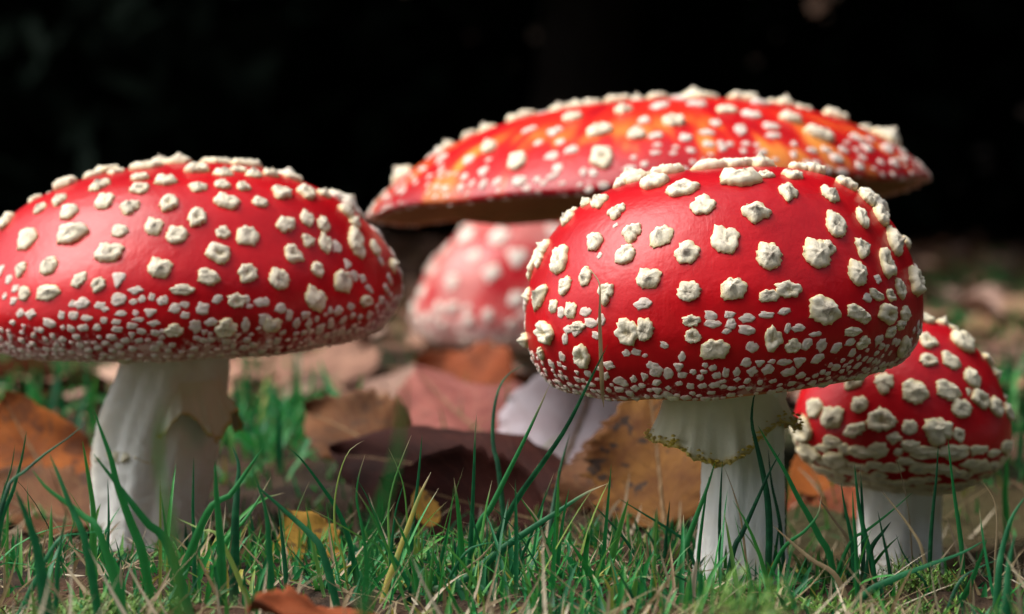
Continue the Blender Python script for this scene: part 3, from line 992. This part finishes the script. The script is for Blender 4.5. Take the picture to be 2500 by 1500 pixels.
def litter():
    """leaf litter covering the ground behind, too many to count: one sheet of small curled leaves"""
    r = np.random.default_rng(99)
    V, F, T, b = [], [], [], 0
    for i in range(5200):
        y = 1.10 + (r.random() ** 1.6) * 6.5
        half = .16 + y * .30
        x = r.uniform(-half, half)
        if y < 1.5 and r.random() < .5:
            continue
        z = gz(x, y) + r.uniform(.002, .010)
        az = r.uniform(0, 6.3); el = r.normal(0, .18)
        al = Vector((math.cos(az) * math.cos(el), math.sin(az) * math.cos(el), math.sin(el)))
        nr = Vector((r.normal(0, .35), r.normal(0, .35), 1))
        L = r.uniform(.022, .055)
        v, f, *_ = leaf_arrays((x, y, z), al, nr, L, L * r.uniform(.5, .8), bend=r.normal(0, .7), cup=r.normal(0, .5), ruffle=.04, seed=i, nu=6, nv=5)
        k = len(v) // 2
        f = f[:20]
        V.append(v[:k]); F += [tuple(q + b for q in g) for g in f]; b += k
        T += [r.random()] * k
    t = NT('litter_mixed')
    rp = t.n('ValToRGB'); e = rp.color_ramp.elements
    cols = [(0, (.07, .03, .016)), (.25, (.16, .07, .035)), (.45, (.28, .11, .05)), (.66, (.28, .15, .10)), (.86, (.36, .22, .16)), (.95, (.30, .14, .04)), (1, (.30, .06, .03))]
    while len(e) < len(cols):
        e.new(.5)
    for i, (p, c) in enumerate(cols):
        e[i].position = p; e[i].color = c + (1,)
    t.t.links.new(t.attr('tint'), rp.inputs[0])
    m = t.set(Base_Color=rp.outputs[0], Roughness=.7)
    o = mesh_obj('leaf_litter', np.vstack(V), np.array(F, np.int32), m, attrs={'tint': T})
    tag(o, 'brown and tan autumn leaf litter spread under the trees', 'leaf litter', kind='stuff')


litter()

# ------------------------------------------------------------------ grass
GREEN = [(0, (.004, .040, .018)), (.3, (.008, .120, .040)), (.6, (.026, .235, .040)), (.85, (.12, .28, .05)), (1, (.36, .28, .05))]
M_GRASS = grass_material('grass_green', GREEN, (.03, .24, .08), .5, .25)
M_DRY = grass_material('grass_dry', [(0, (.15, .10, .05)), (.5, (.32, .24, .13)), (1, (.52, .46, .34))], (.42, .34, .21), .6, .25)


def ribbon(path, widths, side, fold=.35):
    """folded grass blade: path (n,3), widths (n), side vector -> verts, faces"""
    path = np.asarray(path); n = len(path)
    t = np.gradient(path, axis=0)
    t /= np.linalg.norm(t, axis=1)[:, None] + 1e-12
    s = np.asarray(side)
    s = s - t * (t @ s)[:, None] if s.ndim == 1 else s
    s /= np.linalg.norm(s, axis=1)[:, None] + 1e-12
    nn = np.cross(t, s)
    h = (np.asarray(widths) / 2)[:, None]
    V = np.stack([path - s * h + nn * h * fold, path - nn * h * fold * .3, path + s * h + nn * h * fold], 1).reshape(-1, 3)
    return V, grid_faces(n, 3)


def add_blades(name, label, cat, mat, gen, n_seg=7):
    V, F, T, VV, DR, b = [], [], [], [], [], 0
    base_f = grid_faces(n_seg, 3)
    t = np.linspace(0, 1, n_seg)
    for (x, y, h, az, lean, curl, w, tint, dry) in gen:
        z0 = gz(x, y) - .002
        d = np.array([math.cos(az), math.sin(az), 0])
        ang = lean + curl * t
        step = h / (n_seg - 1)
        hor = np.concatenate([[0], np.cumsum(np.sin(ang[1:]) * step)])
        ver = np.concatenate([[0], np.cumsum(np.cos(ang[1:]) * step)])
        p = np.array([x, y, z0]) + hor[:, None] * d + ver[:, None] * np.array([0, 0, 1])
        zz = np.array([x, y])
        p[:, 2] = np.maximum(p[:, 2], z0 + .001)
        side = np.array([-d[1], d[0], 0]) + RNG.normal(0, .3, 3)
        wd = w * np.minimum(1, 1.25 * (1 - t) ** .6 + .02) * (.75 + .25 * np.minimum(1, t * 4))
        v, f = ribbon(p, wd, side)
        V.append(v); F.append(base_f + b); b += len(v)
        T.append(np.full(len(v), tint)); VV.append(np.repeat(t, 3)); DR.append(np.full(len(v), dry))
    o = mesh_obj(name, np.vstack(V), np.vstack(F), mat, attrs={'tint': np.concatenate(T), 'v': np.concatenate(VV), 'dry': np.concatenate(DR)})
    return tag(o, label, cat, kind='stuff')


STEMS = [(P(1812, 1400, .65), .014), (P(360, 1330, .74), .019), (P(2190, 1440, .715), .014), (P(1725, 1130, .9), .024), (P(1280, 940, 1.35), .03)]


def blocked(x, y):
    return any((x - p.x) ** 2 + (y - p.y) ** 2 < q * q for p, q in STEMS)


def patch(x, y):
    return .5 + .5 * math.sin(x * 23 + 2.2 * math.sin(y * 17 + 1) + .7) * math.sin(y * 29 + 1.7 * math.sin(x * 31))


def gen_green(n):
    r = np.random.default_rng(5)
    out = []
    while len(out) < n:
        y = .44 + r.random() ** 1.3 * .42
        x = r.uniform(-.32, .32) * (y / .62)
        if blocked(x, y):
            continue
        pt = patch(x, y)
        dens = .06 + .94 * pt ** 1.6
        if y > .67:
            dens *= .35
        if r.random() > dens:
            continue
        tall = r.random() < .12
        h = r.uniform(.005, .016) * (.6 + .6 * pt)
        if tall:
            h = r.uniform(.018, .034)
        if y < .57:
            h = min(h, .016) * (.6 + .4 * (y - .44) / .13)
        if y > .635:
            h = min(h, .008 + .006 * pt)
        out.append((x, y, h, r.uniform(0, 6.3), abs(r.normal(0, .35)), r.normal(.5, .5), r.uniform(.0007, .0017), np.clip(r.normal(.54, .26), 0, .98), float(r.random() < .4)))
    return out


def gen_dry(n):
    r = np.random.default_rng(6)
    out = []
    while len(out) < n:
        y = .44 + r.random() ** 1.4 * .34
        x = r.uniform(-.32, .32) * (y / .62)
        if blocked(x, y):
            continue
        h = r.uniform(.008, .028)
        lean = r.uniform(.7, 1.5)
        if r.random() < .12:
            lean = r.uniform(.1, .6); h = r.uniform(.008, .014)
        out.append((x, y, h, r.uniform(0, 6.3), lean, r.normal(.2, .5), r.uniform(.0005, .0013), r.random(), 0.))
    return out


def gen_back(n):
    r = np.random.default_rng(8)
    out = []
    while len(out) < n:
        y = .84 + r.random() ** 1.3 * 2.6
        x = r.uniform(-.22, .22) * y * 1.15
        if blocked(x, y):
            continue
        u = 1250 + x / y * FPX
        pt = patch(x * .5, y * .35)
        left_bias = 1.6 if u < 800 else (1.0 if u > 2250 else .12)
        if r.random() > (pt ** 1.5) * left_bias:
            continue
        h = r.uniform(.012, .035)
        out.append((x, y, h, r.uniform(0, 6.3), abs(r.normal(0, .4)), r.normal(.6, .5), r.uniform(.0012, .003), np.clip(r.normal(.5, .2), 0, .95), float(r.random() < .3)))
    return out


add_blades('grass', 'short green grass turf round the toadstool stems', 'grass', M_GRASS, gen_green(9000))
add_blades('dry_grass', 'matted pale dry grass and straw on the soil', 'dry grass', M_DRY, gen_dry(4800))
add_blades('background_grass', 'loose green grass in the blurred ground behind the toadstools', 'grass', M_GRASS, gen_back(4200), 5)


# single blades that stand out: (zoom origin+scale), polyline, width, distance base/tip, tint, dry tip
Z6 = (700, 850, 1000 / 2283); Z7 = (1500, 900, 1000 / 2473); Z2 = (0, 850, 1000 / 2283)
G_MID = 'single grass blades of the middle clump'
G_FRONT = 'single grass blades before the ragged-ringed and globe-shaped toadstools'
G_LEFT = 'single grass blades before the thick white stem'
L_MID = 'slim green grass blade in the clump between the two tall stems'
L_MIDDRY = 'thin straw-coloured grass blade in the clump between the two tall stems'
L_STEM = 'green grass blade standing before the stem with the ragged ring'
L_STEMD = 'thin dry grass stalk near the stem with the ragged ring'
L_SMALL = 'green grass blade standing before the stem of the small globe-shaped toadstool'
L_SMALLD = 'dry brown grass stalk beside the small globe-shaped toadstool'
L_LEFT = 'broad green grass blade standing before the thick white stem'
BL = [
    (Z6, [(1790, -20), (1690, 180), (1560, 440), (1420, 650), (1280, 850), (1180, 1050), (1150, 1170)], 36, .600, .590, .10, 0, 'long straight dark grass blade whose tip crosses the cap above the ragged ring', G_MID),
    (Z6, [(1465, 205), (1400, 350), (1320, 520), (1230, 700), (1130, 900), (1060, 1010)], 36, .612, .612, .45, 1, 'green grass blade with a bright notch leaning below the cap rim', G_MID),
    (Z6, [(1058, 365), (1050, 500), (1045, 650), (1035, 900), (1020, 1200)], 27, .606, .606, .18, 1, 'upright dark grass blade with a clipped tip before the rose-red leaf', G_MID),
    (Z6, [(1340, 85), (1240, 140), (1180, 230), (1150, 380), (1150, 550), (1180, 680)], 30, .66, .67, .05, 0, 'dark grass blade bent over in an arch before the pale lavender leaf', G_MID),
    (Z6, [(1790, 755), (1680, 800), (1540, 890), (1400, 980), (1200, 1120), (1000, 1280), (820, 1350)], 48, .596, .606, .25, 1, 'broad green grass blade lying slantwise across the middle clump', G_MID),
    (Z6, [(755, 485), (740, 650), (725, 800), (700, 1000)], 26, .61, .61, .25, 0, L_MID, G_MID),
    (Z6, [(805, 690), (740, 820), (680, 980), (620, 1150), (560, 1300), (530, 1420)], 42, .585, .592, .98, 1, 'yellow-orange withered grass blade leaning in the middle clump', G_MID),
    (Z6, [(0, 550), (80, 620), (200, 780), (290, 920), (350, 1080), (380, 1250)], 30, .61, .60, .25, 0, L_MID, G_MID),
    (Z6, [(432, 515), (350, 570), (295, 700), (265, 880), (275, 1050), (320, 1200)], 15, .60, .605, .9, 1, L_MIDDRY, G_MID),
    (Z6, [(437, 595), (400, 720), (390, 850), (420, 1000), (440, 1150)], 20, .603, .603, .45, 1, L_MID, G_MID),
    (Z6, [(695, 485), (640, 620), (590, 770), (565, 920), (570, 1080)], 16, .605, .61, .85, 1, L_MIDDRY, G_MID),
    (Z6, [(565, 555), (610, 650), (650, 770), (670, 950)], 14, .61, .61, .85, 1, L_MIDDRY, G_MID),
    (Z6, [(655, 745), (610, 900), (590, 1050), (580, 1180)], 20, .60, .60, .3, 0, L_MID, G_MID),
    (Z6, [(915, 925), (890, 1050), (850, 1230), (830, 1310)], 24, .597, .597, .35, 0, L_MID, G_MID),
    (Z6, [(968, 872), (960, 1050), (945, 1200)], 17, .60, .60, .4, 1, L_MID, G_MID),
    (Z6, [(1008, 825), (1050, 1000), (1100, 1190)], 17, .60, .60, .2, 0, L_MID, G_MID),
    (Z6, [(1242, 835), (1210, 1000), (1100, 1150), (950, 1280)], 15, .597, .60, 1.5, 0, L_MIDDRY, G_MID),
    (Z6, [(1305, 835), (1400, 960), (1440, 1080), (1480, 1200)], 19, .60, .603, 1.6, 0, L_MIDDRY, G_MID),
    (Z6, [(1490, 695), (1440, 830), (1390, 970), (1340, 1100), (1310, 1170)], 19, .603, .603, .3, 1, L_MID, G_MID),
    (Z6, [(1578, 475), (1530, 650), (1490, 850), (1470, 1000)], 26, .65, .66, .05, 0, L_MID, G_MID),
    (Z6, [(1905, 842), (1860, 1000), (1820, 1150), (1790, 1300)], 46, .60, .60, .7, 0, 'short wide bright grass blade below the spotted ochre leaf', G_MID),
    (Z6, [(1697, 860), (1800, 970), (1900, 1090), (1990, 1250)], 20, .606, .606, .2, 0, L_MID, G_MID),
    (Z6, [(1850, 838), (2000, 930), (2130, 1010), (2230, 1100)], 20, .62, .62, .2, 0, L_STEM, G_FRONT),
    (Z6, [(822, 1045), (810, 1200), (795, 1330)], 26, .59, .59, .7, 1, L_MID, G_MID),
    (Z6, [(655, 170), (640, 400), (600, 650), (520, 900), (470, 1100), (440, 1300)], 95, .36, .35, .5, 0, 'wide soft-edged tall grass blade rising well before the long maroon leaf', G_MID),
    (Z6, [(180, 60), (240, 220), (330, 350), (400, 450)], 60, .98, 1.0, .45, 0, 'blurred green grass blade behind the rust-brown leaf', G_MID),
    (Z6, [(120, 890), (250, 960), (420, 1060), (520, 1120)], 15, .605, .605, .85, 1, L_MIDDRY, G_MID),
    (Z6, [(1470, 960), (1350, 1060), (1200, 1080), (1000, 1140)], 18, .59, .60, .25, 0, L_MID, G_MID),
    (Z7, [(862, 120), (840, 180), (830, 260), (830, 340), (850, 430), (890, 600), (925, 800), (935, 1000), (930, 1150)], 44, .612, .612, .06, 0, 'dark ribbon-like grass blade reaching up under the cap before the ragged ring', G_FRONT),
    (Z7, [(1000, 508), (930, 640), (850, 820), (770, 1000), (720, 1100)], 34, .606, .610, .04, 0, L_STEM, G_FRONT),
    (Z7, [(866, 345), (940, 470), (1030, 620), (1110, 780), (1180, 900), (1240, 1020), (1300, 1130)], 40, .602, .602, .42, 0, 'bright green grass blade slanting away from the ragged ring', G_FRONT),
    (Z7, [(652, 555), (642, 750), (635, 950), (640, 1180)], 26, .605, .605, .03, 0, L_STEM, G_FRONT),
    (Z7, [(608, 565), (560, 720), (500, 880), (420, 1100), (380, 1250)], 40, .612, .62, .5, 0, L_STEM, G_FRONT),
    (Z7, [(572, 650), (540, 850), (510, 1100)], 25, .62, .62, .4, 0, L_STEM, G_FRONT),
    (Z7, [(928, 490), (950, 700), (1000, 950)], 26, .63, .63, .05, 0, L_STEM, G_FRONT),
    (Z7, [(1042, 555), (1040, 750), (1030, 950)], 22, .68, .68, .1, 0, L_STEM, G_FRONT),
    (Z7, [(1250, 765), (1230, 880), (1150, 980), (1000, 1120)], 30, .595, .60, .45, 1, L_STEM, G_FRONT),
    (Z7, [(1368, 690), (1390, 830), (1420, 970), (1440, 1100)], 30, .61, .61, .3, 0, L_SMALL, G_FRONT),
    (Z7, [(1450, 580), (1470, 780), (1500, 950), (1560, 1200)], 36, .60, .60, .3, 0, L_SMALL, G_FRONT),
    (Z7, [(1438, 735), (1445, 900), (1460, 1100)], 30, .585, .585, .4, 0, L_SMALL, G_FRONT),
    (Z7, [(1956, 460), (1945, 650), (1925, 850), (1910, 1050)], 27, .60, .60, .08, 0, L_SMALL, G_FRONT),
    (Z7, [(2014, 420), (2030, 580), (2055, 780), (2080, 950), (2100, 1130)], 30, .60, .60, .4, 0, L_SMALL, G_FRONT),
    (Z7, [(2345, 470), (2370, 620), (2360, 750), (2370, 900)], 45, .74, .74, .6, 0, L_SMALL, G_FRONT),
    (Z7, [(1590, 860), (1620, 1000), (1660, 1200), (1680, 1390)], 26, .59, .59, .08, 0, L_SMALL, G_FRONT),
    (Z7, [(1800, 750), (1650, 880), (1520, 980), (1420, 1060)], 24, .61, .61, .45, 0, L_SMALL, G_FRONT),
    (Z7, [(2240, 1035), (2100, 1110), (1900, 1180), (1720, 1250), (1500, 1380)], 48, .578, .585, .22, 0, 'broad teal grass blade lying across the foot of the small globe-shaped toadstool', G_FRONT),
    (Z7, [(1670, 925), (1620, 990), (1560, 1070), (1540, 1150)], 46, .60, .60, .05, 0, 'short dark grass blade with a cut end before the small white stem', G_FRONT),
    (Z7, [(1610, 735), (1720, 870), (1800, 980), (1860, 1100)], 24, .60, .605, 1.4, 0, L_SMALLD, G_FRONT),
    (Z7, [(1700, 1000), (1740, 1110), (1820, 1230), (1880, 1300)], 16, .59, .59, .1, 0, L_SMALL, G_FRONT),
    (Z7, [(2490, 760), (2400, 900), (2340, 1100), (2320, 1250)], 48, .555, .56, .25, 0, L_SMALL, G_FRONT),
    (Z7, [(2250, 1025), (2200, 1180), (2140, 1330), (2090, 1430)], 40, .58, .58, .4, 0, L_SMALL, G_FRONT),
    (Z7, [(955, 945), (1080, 1060), (1200, 1160), (1340, 1260)], 34, .59, .595, 1.3, 0, L_STEMD, G_FRONT),
    (Z7, [(335, 795), (320, 950), (310, 1050)], 26, .64, .64, .1, 0, L_STEM, G_FRONT),
    (Z7, [(500, 1150), (475, 1300), (460, 1450)], 54, .57, .57, 1.9, 0, 'wide bleached grass stub before the stem with the ragged ring', G_FRONT),
    (Z7, [(665, 600), (720, 750), (770, 950)], 16, .615, .62, 1.3, 0, L_STEMD, G_FRONT),
    (Z7, [(2200, 655), (2290, 790), (2310, 950), (2300, 1150)], 15, .60, .605, 1.3, 0, L_SMALLD, G_FRONT),
    (Z7, [(2340, 1145), (2200, 1200), (2080, 1290)], 25, .58, .585, .08, 0, L_SMALL, G_FRONT),
    (Z7, [(1225, 775), (1330, 920), (1420, 1060)], 30, .62, .62, 1.4, 0, L_SMALLD, G_FRONT),
    (Z7, [(1690, 500), (1740, 680), (1780, 900)], 10, .63, .63, 1.4, 0, L_SMALLD, G_FRONT),
    (Z7, [(2420, 1000), (2380, 1200), (2370, 1400)], 60, .53, .535, .25, 0, L_SMALL, G_FRONT),
    (Z2, [(515, 335), (560, 450), (620, 620), (650, 750), (720, 950), (800, 1170)], 54, .56, .56, .5, 0, 'split-tipped green grass blade leaning across the edge of the thick white stem', G_LEFT),
    (Z2, [(520, 590), (620, 720), (720, 850), (820, 980), (930, 1100)], 58, .552, .552, .42, 0, L_LEFT, G_LEFT),
    (Z2, [(485, 410), (380, 500), (250, 590), (100, 720), (40, 790)], 32, .56, .57, .05, 0, 'slate-coloured grass blade leaning over before the big orange leaf', G_LEFT),
    (Z2, [(85, 535), (60, 680), (0, 900)], 20, .58, .58, .3, 0, L_LEFT, G_LEFT),
    (Z2, [(148, 460), (120, 620), (70, 800), (0, 1000)], 34, .575, .575, .3, 0, L_LEFT, G_LEFT),
    (Z2, [(180, 680), (260, 780), (380, 870), (480, 950), (560, 1050)], 54, .54, .545, .5, 0, L_LEFT, G_LEFT),
    (Z2, [(275, 590), (330, 720), (400, 900), (480, 1100)], 50, .54, .545, .35, 0, L_LEFT, G_LEFT),
    (Z2, [(460, 520), (490, 700), (520, 900), (520, 1080)], 46, .57, .57, .65, 0, L_LEFT, G_LEFT),
    (Z2, [(375, 890), (340, 1080), (320, 1250)], 32, .535, .535, .3, 0, L_LEFT, G_LEFT),
    (Z2, [(80, 780), (150, 950), (220, 1200)], 78, .52, .52, .3, 0, L_LEFT, G_LEFT),
    (Z2, [(600, 730), (605, 950), (600, 1100)], 25, .58, .58, .25, 0, L_LEFT, G_LEFT),
    (Z2, [(1080, 610), (1075, 900), (1080, 1050)], 25, .58, .58, .3, 0, L_LEFT, G_LEFT),
    (Z2, [(1295, 550), (1330, 650), (1320, 800), (1310, 980)], 56, .57, .575, .12, 0, L_LEFT, G_LEFT),
    (Z2, [(1198, 630), (1210, 850), (1230, 1080)], 54, .56, .56, .45, 0, L_LEFT, G_LEFT),
    (Z2, [(1468, 550), (1380, 680), (1280, 820), (1150, 930)], 52, .565, .57, .5, 0, L_LEFT, G_LEFT),
    (Z2, [(1420, 760), (1600, 920), (1720, 1030), (1800, 1150)], 46, .57, .575, .25, 0, L_MID, G_MID),
    (Z2, [(1510, 720), (1430, 860), (1360, 960), (1240, 1110)], 28, .575, .58, .6, 1, L_LEFT, G_LEFT),
    (Z2, [(1420, 710), (1480, 900), (1500, 1120)], 40, .56, .56, .35, 0, L_LEFT, G_LEFT),
    (Z2, [(905, 290), (890, 450), (880, 600), (910, 800), (930, 950), (960, 1100)], 80, .37, .36, .75, 0, 'tall pale soft-edged grass blade rising well before the thick white stem', G_LEFT),
    (Z2, [(1000, 955), (1120, 1010), (1230, 1070)], 30, .565, .57, .9, 0, L_LEFT, G_LEFT),
    (Z2, [(700, 1000), (560, 1020), (420, 1040), (300, 1100)], 34, .555, .56, .3, 0, L_LEFT, G_LEFT),
]


def single_blade(spec):
    z, pts, w, d0, d1, tint, dry, label, group = spec
    pts = [(z[0] + a * z[2], z[1] + b * z[2]) for a, b in pts]
    n = len(pts)
    W = []
    for i, (u, v) in enumerate(pts):
        t = i / (n - 1)                              # 0 at the tip, 1 at the traced foot
        W.append(np.array(P(u, v, d1 + (d0 - d1) * t)))
    # carry the foot on down to the soil
    d = W[-1] - W[-2]; d /= np.linalg.norm(d)
    d = d * .6 + np.array([0, 0, -.8]); d /= np.linalg.norm(d)
    p = W[-1]
    for _ in range(60):
        if p[2] <= gz(p[0], p[1]) - .003:
            break
        p = p + d * .0012
    if np.linalg.norm(p - W[-1]) > .0015:
        W.append(p)
    path = catmull(np.array(W)[::-1], 22)
    t = np.linspace(0, 1, 22)
    width = w * z[2] * d1 / FPX
    wd = width * np.minimum(1, 1.3 * (1 - t) ** .65 + .03) * (.8 + .2 * np.minimum(1, t * 3))
    rr = random.random()
    v, f = ribbon(path, wd, np.array([1, .5 * (rr - .5), .15]), .45)
    mat = M_DRY if tint > 1 else M_GRASS
    base = path[0]
    o = mesh_obj('grass_blade', v, f, mat, None, base, attrs={'tint': np.full(len(v), tint - 1 if tint > 1 else tint), 'v': np.repeat(t, 3), 'dry': np.full(len(v), float(dry))})
    o.location = base
    tag(o, label, 'grass blade', group)


for spec in BL:
    single_blade(spec)


# dry wisp hanging over the front cap
def wisp():
    z = (1250, 350, 1030 / 2352)
    pts = [(410, 690), (440, 712), (470, 750), (490, 800), (490, 900), (488, 1000), (492, 1100), (497, 1250), (503, 1380), (512, 1475)]
    W = []
    for a, b in pts:
        u, v = z[0] + a * z[2], z[1] + b * z[2]
        d = (P(u, v, 1) - CAM).normalized()
        loc, nor, idx, dist = front.bvh.ray_cast(CAM, d)
        D = (loc - CAM).dot(FWD) - .0022 if loc else W_D
        W_D = D
        W.append(np.array(P(u, v, D)))
    path = catmull(W, 50)
    t = np.linspace(0, 1, 50)
    wd = np.interp(t, [0, .25, .45, .75, .9, 1], [.0002, .0004, .0009, .0011, .0010, .0001])
    v, f = ribbon(path, wd, np.array([1, .2, 0]), .4)
    o = mesh_obj('dry_grass_wisp', v, f, M_DRY, None, path[0], attrs={'tint': np.full(len(v), .45), 'v': np.repeat(t, 3), 'dry': np.zeros(len(v))})
    o.location = path[0]
    tag(o, 'curled dry grass wisp clinging to the cap above the ragged ring', 'grass wisp')


wisp()


# moss cushions
def moss():
    r = np.random.default_rng(77)
    V, F, T, b = [], [], [], 0
    spots = [(P(1830, 1430, .475), .011, .024, 650), (P(170, 1440, .56), .03, .006, 500), (P(2240, 1450, .60), .012, .008, 130),
             (P(2150, 1480, .57), .03, .005, 250)]
    for c, R, H, n in spots:
        for _ in range(n):
            q = r.normal(0, .45, 2) * R
            x, y = c.x + q[0], c.y + q[1] * .7
            z = gz(x, y) - .001
            h = H * r.uniform(.5, 1.1) * math.exp(-(q @ q) / R ** 2 * .5)
            tilt = r.normal(0, .18, 2)
            tp = r.random()
            for k in range(9):
                t = (k + 1) / 9
                p = np.array([x + tilt[0] * h * t, y + tilt[1] * h * t, z + h * t])
                a = r.uniform(0, 6.3)
                d = np.array([math.cos(a), math.sin(a), .7]); s = np.array([-d[1], d[0], 0])
                L = .0016 * r.uniform(.7, 1.2)
                V += [p - s * .00022, p + s * .00022, p + d * L]
                F.append((b, b + 1, b + 2)); b += 3
                T += [tp] * 3
    t = NT('moss_green')
    col = t.mix(t.attr('tint'), (.05, .16, .012), (.14, .26, .02))
    m = t.set(Base_Color=col, Roughness=.6)
    o = mesh_obj('moss', np.array(V), np.array(F, np.int32), m, attrs={'tint': T}, smooth=False)
    tag(o, 'soft bright green moss cushions low in the turf before the stems', 'moss', kind='stuff')


moss()


# ------------------------------------------------------------------ dark wood behind
M_BARK = plain_material('bark_dark', (.035, .026, .020), (.018, .014, .012), 9, .9, .8, .02, 30)


def leaf_cloud(name, r, n, sampler, size, mat, parent=None, origin=None):
    c = np.array([sampler() for _ in range(n)])
    d1 = r.normal(size=(n, 3)); d1 /= np.linalg.norm(d1, axis=1)[:, None]
    d2 = np.cross(d1, r.normal(size=(n, 3))); d2 /= np.linalg.norm(d2, axis=1)[:, None]
    s = size * r.uniform(.6, 1.3, (n, 1))
    V = np.stack([c - d1 * s, c + d2 * s * .5, c + d1 * s, c - d2 * s * .5], 1).reshape(-1, 3)
    F = np.arange(4 * n, dtype=np.int32).reshape(-1, 4)
    return mesh_obj(name, V, F, mat, parent, origin, smooth=False)


def wood():
    r = np.random.default_rng(21)
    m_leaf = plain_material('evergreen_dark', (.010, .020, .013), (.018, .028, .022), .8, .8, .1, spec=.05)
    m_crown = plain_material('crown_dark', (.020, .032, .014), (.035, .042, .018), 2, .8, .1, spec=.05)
    spots = [(-.95, 4.1, .17), (-.75, 6.6, .14), (.35, 6.9, .12), (1.55, 4.2, .2), (2.9, 4.6, .16), (-1.5, 6.3, .2), (4.4, 5.2, .18), (.1, 5.4, .10)]
    labels = 'dark tree trunk with dense crown in the shaded wood beyond the toadstools'
    roots = []
    for (x, y, R) in spots:
        b = Vector((x, y, gz(x, y)))
        root = thing('tree', b, labels, 'tree', 'trees of the dark wood behind')
        H = r.uniform(5.0, 6.5)
        hs_ = np.linspace(-.1, H, 14)
        path = np.stack([x + .12 * np.sin(hs_ * .9 + x), y + .10 * np.sin(hs_ * .7 + y), b.z + hs_], 1)
        rad = R * (1 - .11 * hs_) * (1 + .5 * np.exp(-np.maximum(hs_, 0) / .18))
        v, f = tube(path, np.maximum(rad, .02), 14)
        tr = mesh_obj('trunk', v, f, M_BARK, root, b)
        for k in range(6):
            h0 = r.uniform(1.8, H - .6); az = r.uniform(0, 6.3); L = r.uniform(.9, 1.7)
            q = np.linspace(0, 1, 6)
            p0 = np.array([np.interp(h0, hs_, path[:, 0]), np.interp(h0, hs_, path[:, 1]), b.z + h0])
            pp = p0 + np.stack([q * L * math.cos(az), q * L * math.sin(az), q * L * .35 - q * q * .1], 1)
            v, f = tube(pp, R * .35 * (1 - .8 * q), 7)
            mesh_obj('limb', v, f, M_BARK, tr, b)
        cl = [(r.uniform(-1.3, 1.3), r.normal(0, .7), r.uniform(1.15, H * .8), r.uniform(.45, .75)) for _ in range(44)]
        def smp():
            c = cl[r.integers(len(cl))]
            q = r.normal(size=3); q *= c[3] * r.random() ** .4 / np.linalg.norm(q)
            return np.array([x + c[0] + q[0], y + c[1] + q[1], b.z + c[2] + q[2] * .7])
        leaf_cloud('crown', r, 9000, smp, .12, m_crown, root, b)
        roots.append(root)
    # unseen trees added behind and beside the camera to block low sky, left open
    for i, (x, y) in enumerate([(-4.6, -6.2), (-2.2, -6.6), (.1, -6.0), (2.4, -6.6), (4.7, -5.8), (6.4, -4.0), (6.8, -1.6), (6.6, .8), (6.2, 3.0)]):
        src = roots[(i * 3 + 1) % len(roots)]
        c = src.copy(); COL.objects.link(c)
        c.location = (x, y, gz(x, y)); c.rotation_euler = (0, 0, .9 * i)
        c['label'] = 'unseen dark tree added round the glade to block low sky light'
        c['group'] = 'added trees blocking low sky light'
        for ch in src.children:
            d = ch.copy(); COL.objects.link(d); d.parent = c
            for g in ch.children:
                e = g.copy(); COL.objects.link(e); e.parent = d

    def under():
        x = r.uniform(-4.5, 5.5); y = 5.2 + r.random() ** .8 * 4.2
        top = 1.3 + .5 * math.sin(x * 1.7) + .4 * math.sin(x * 3.3 + 1) + (y - 5.2) * .35
        top *= 1 if x > -2.2 else .45
        return np.array([x, y + .25 * math.sin(x * 2.3), gz(x, y) + r.random() ** .9 * top])
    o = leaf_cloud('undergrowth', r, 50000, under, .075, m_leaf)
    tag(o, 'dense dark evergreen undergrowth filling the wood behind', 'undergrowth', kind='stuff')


wood()
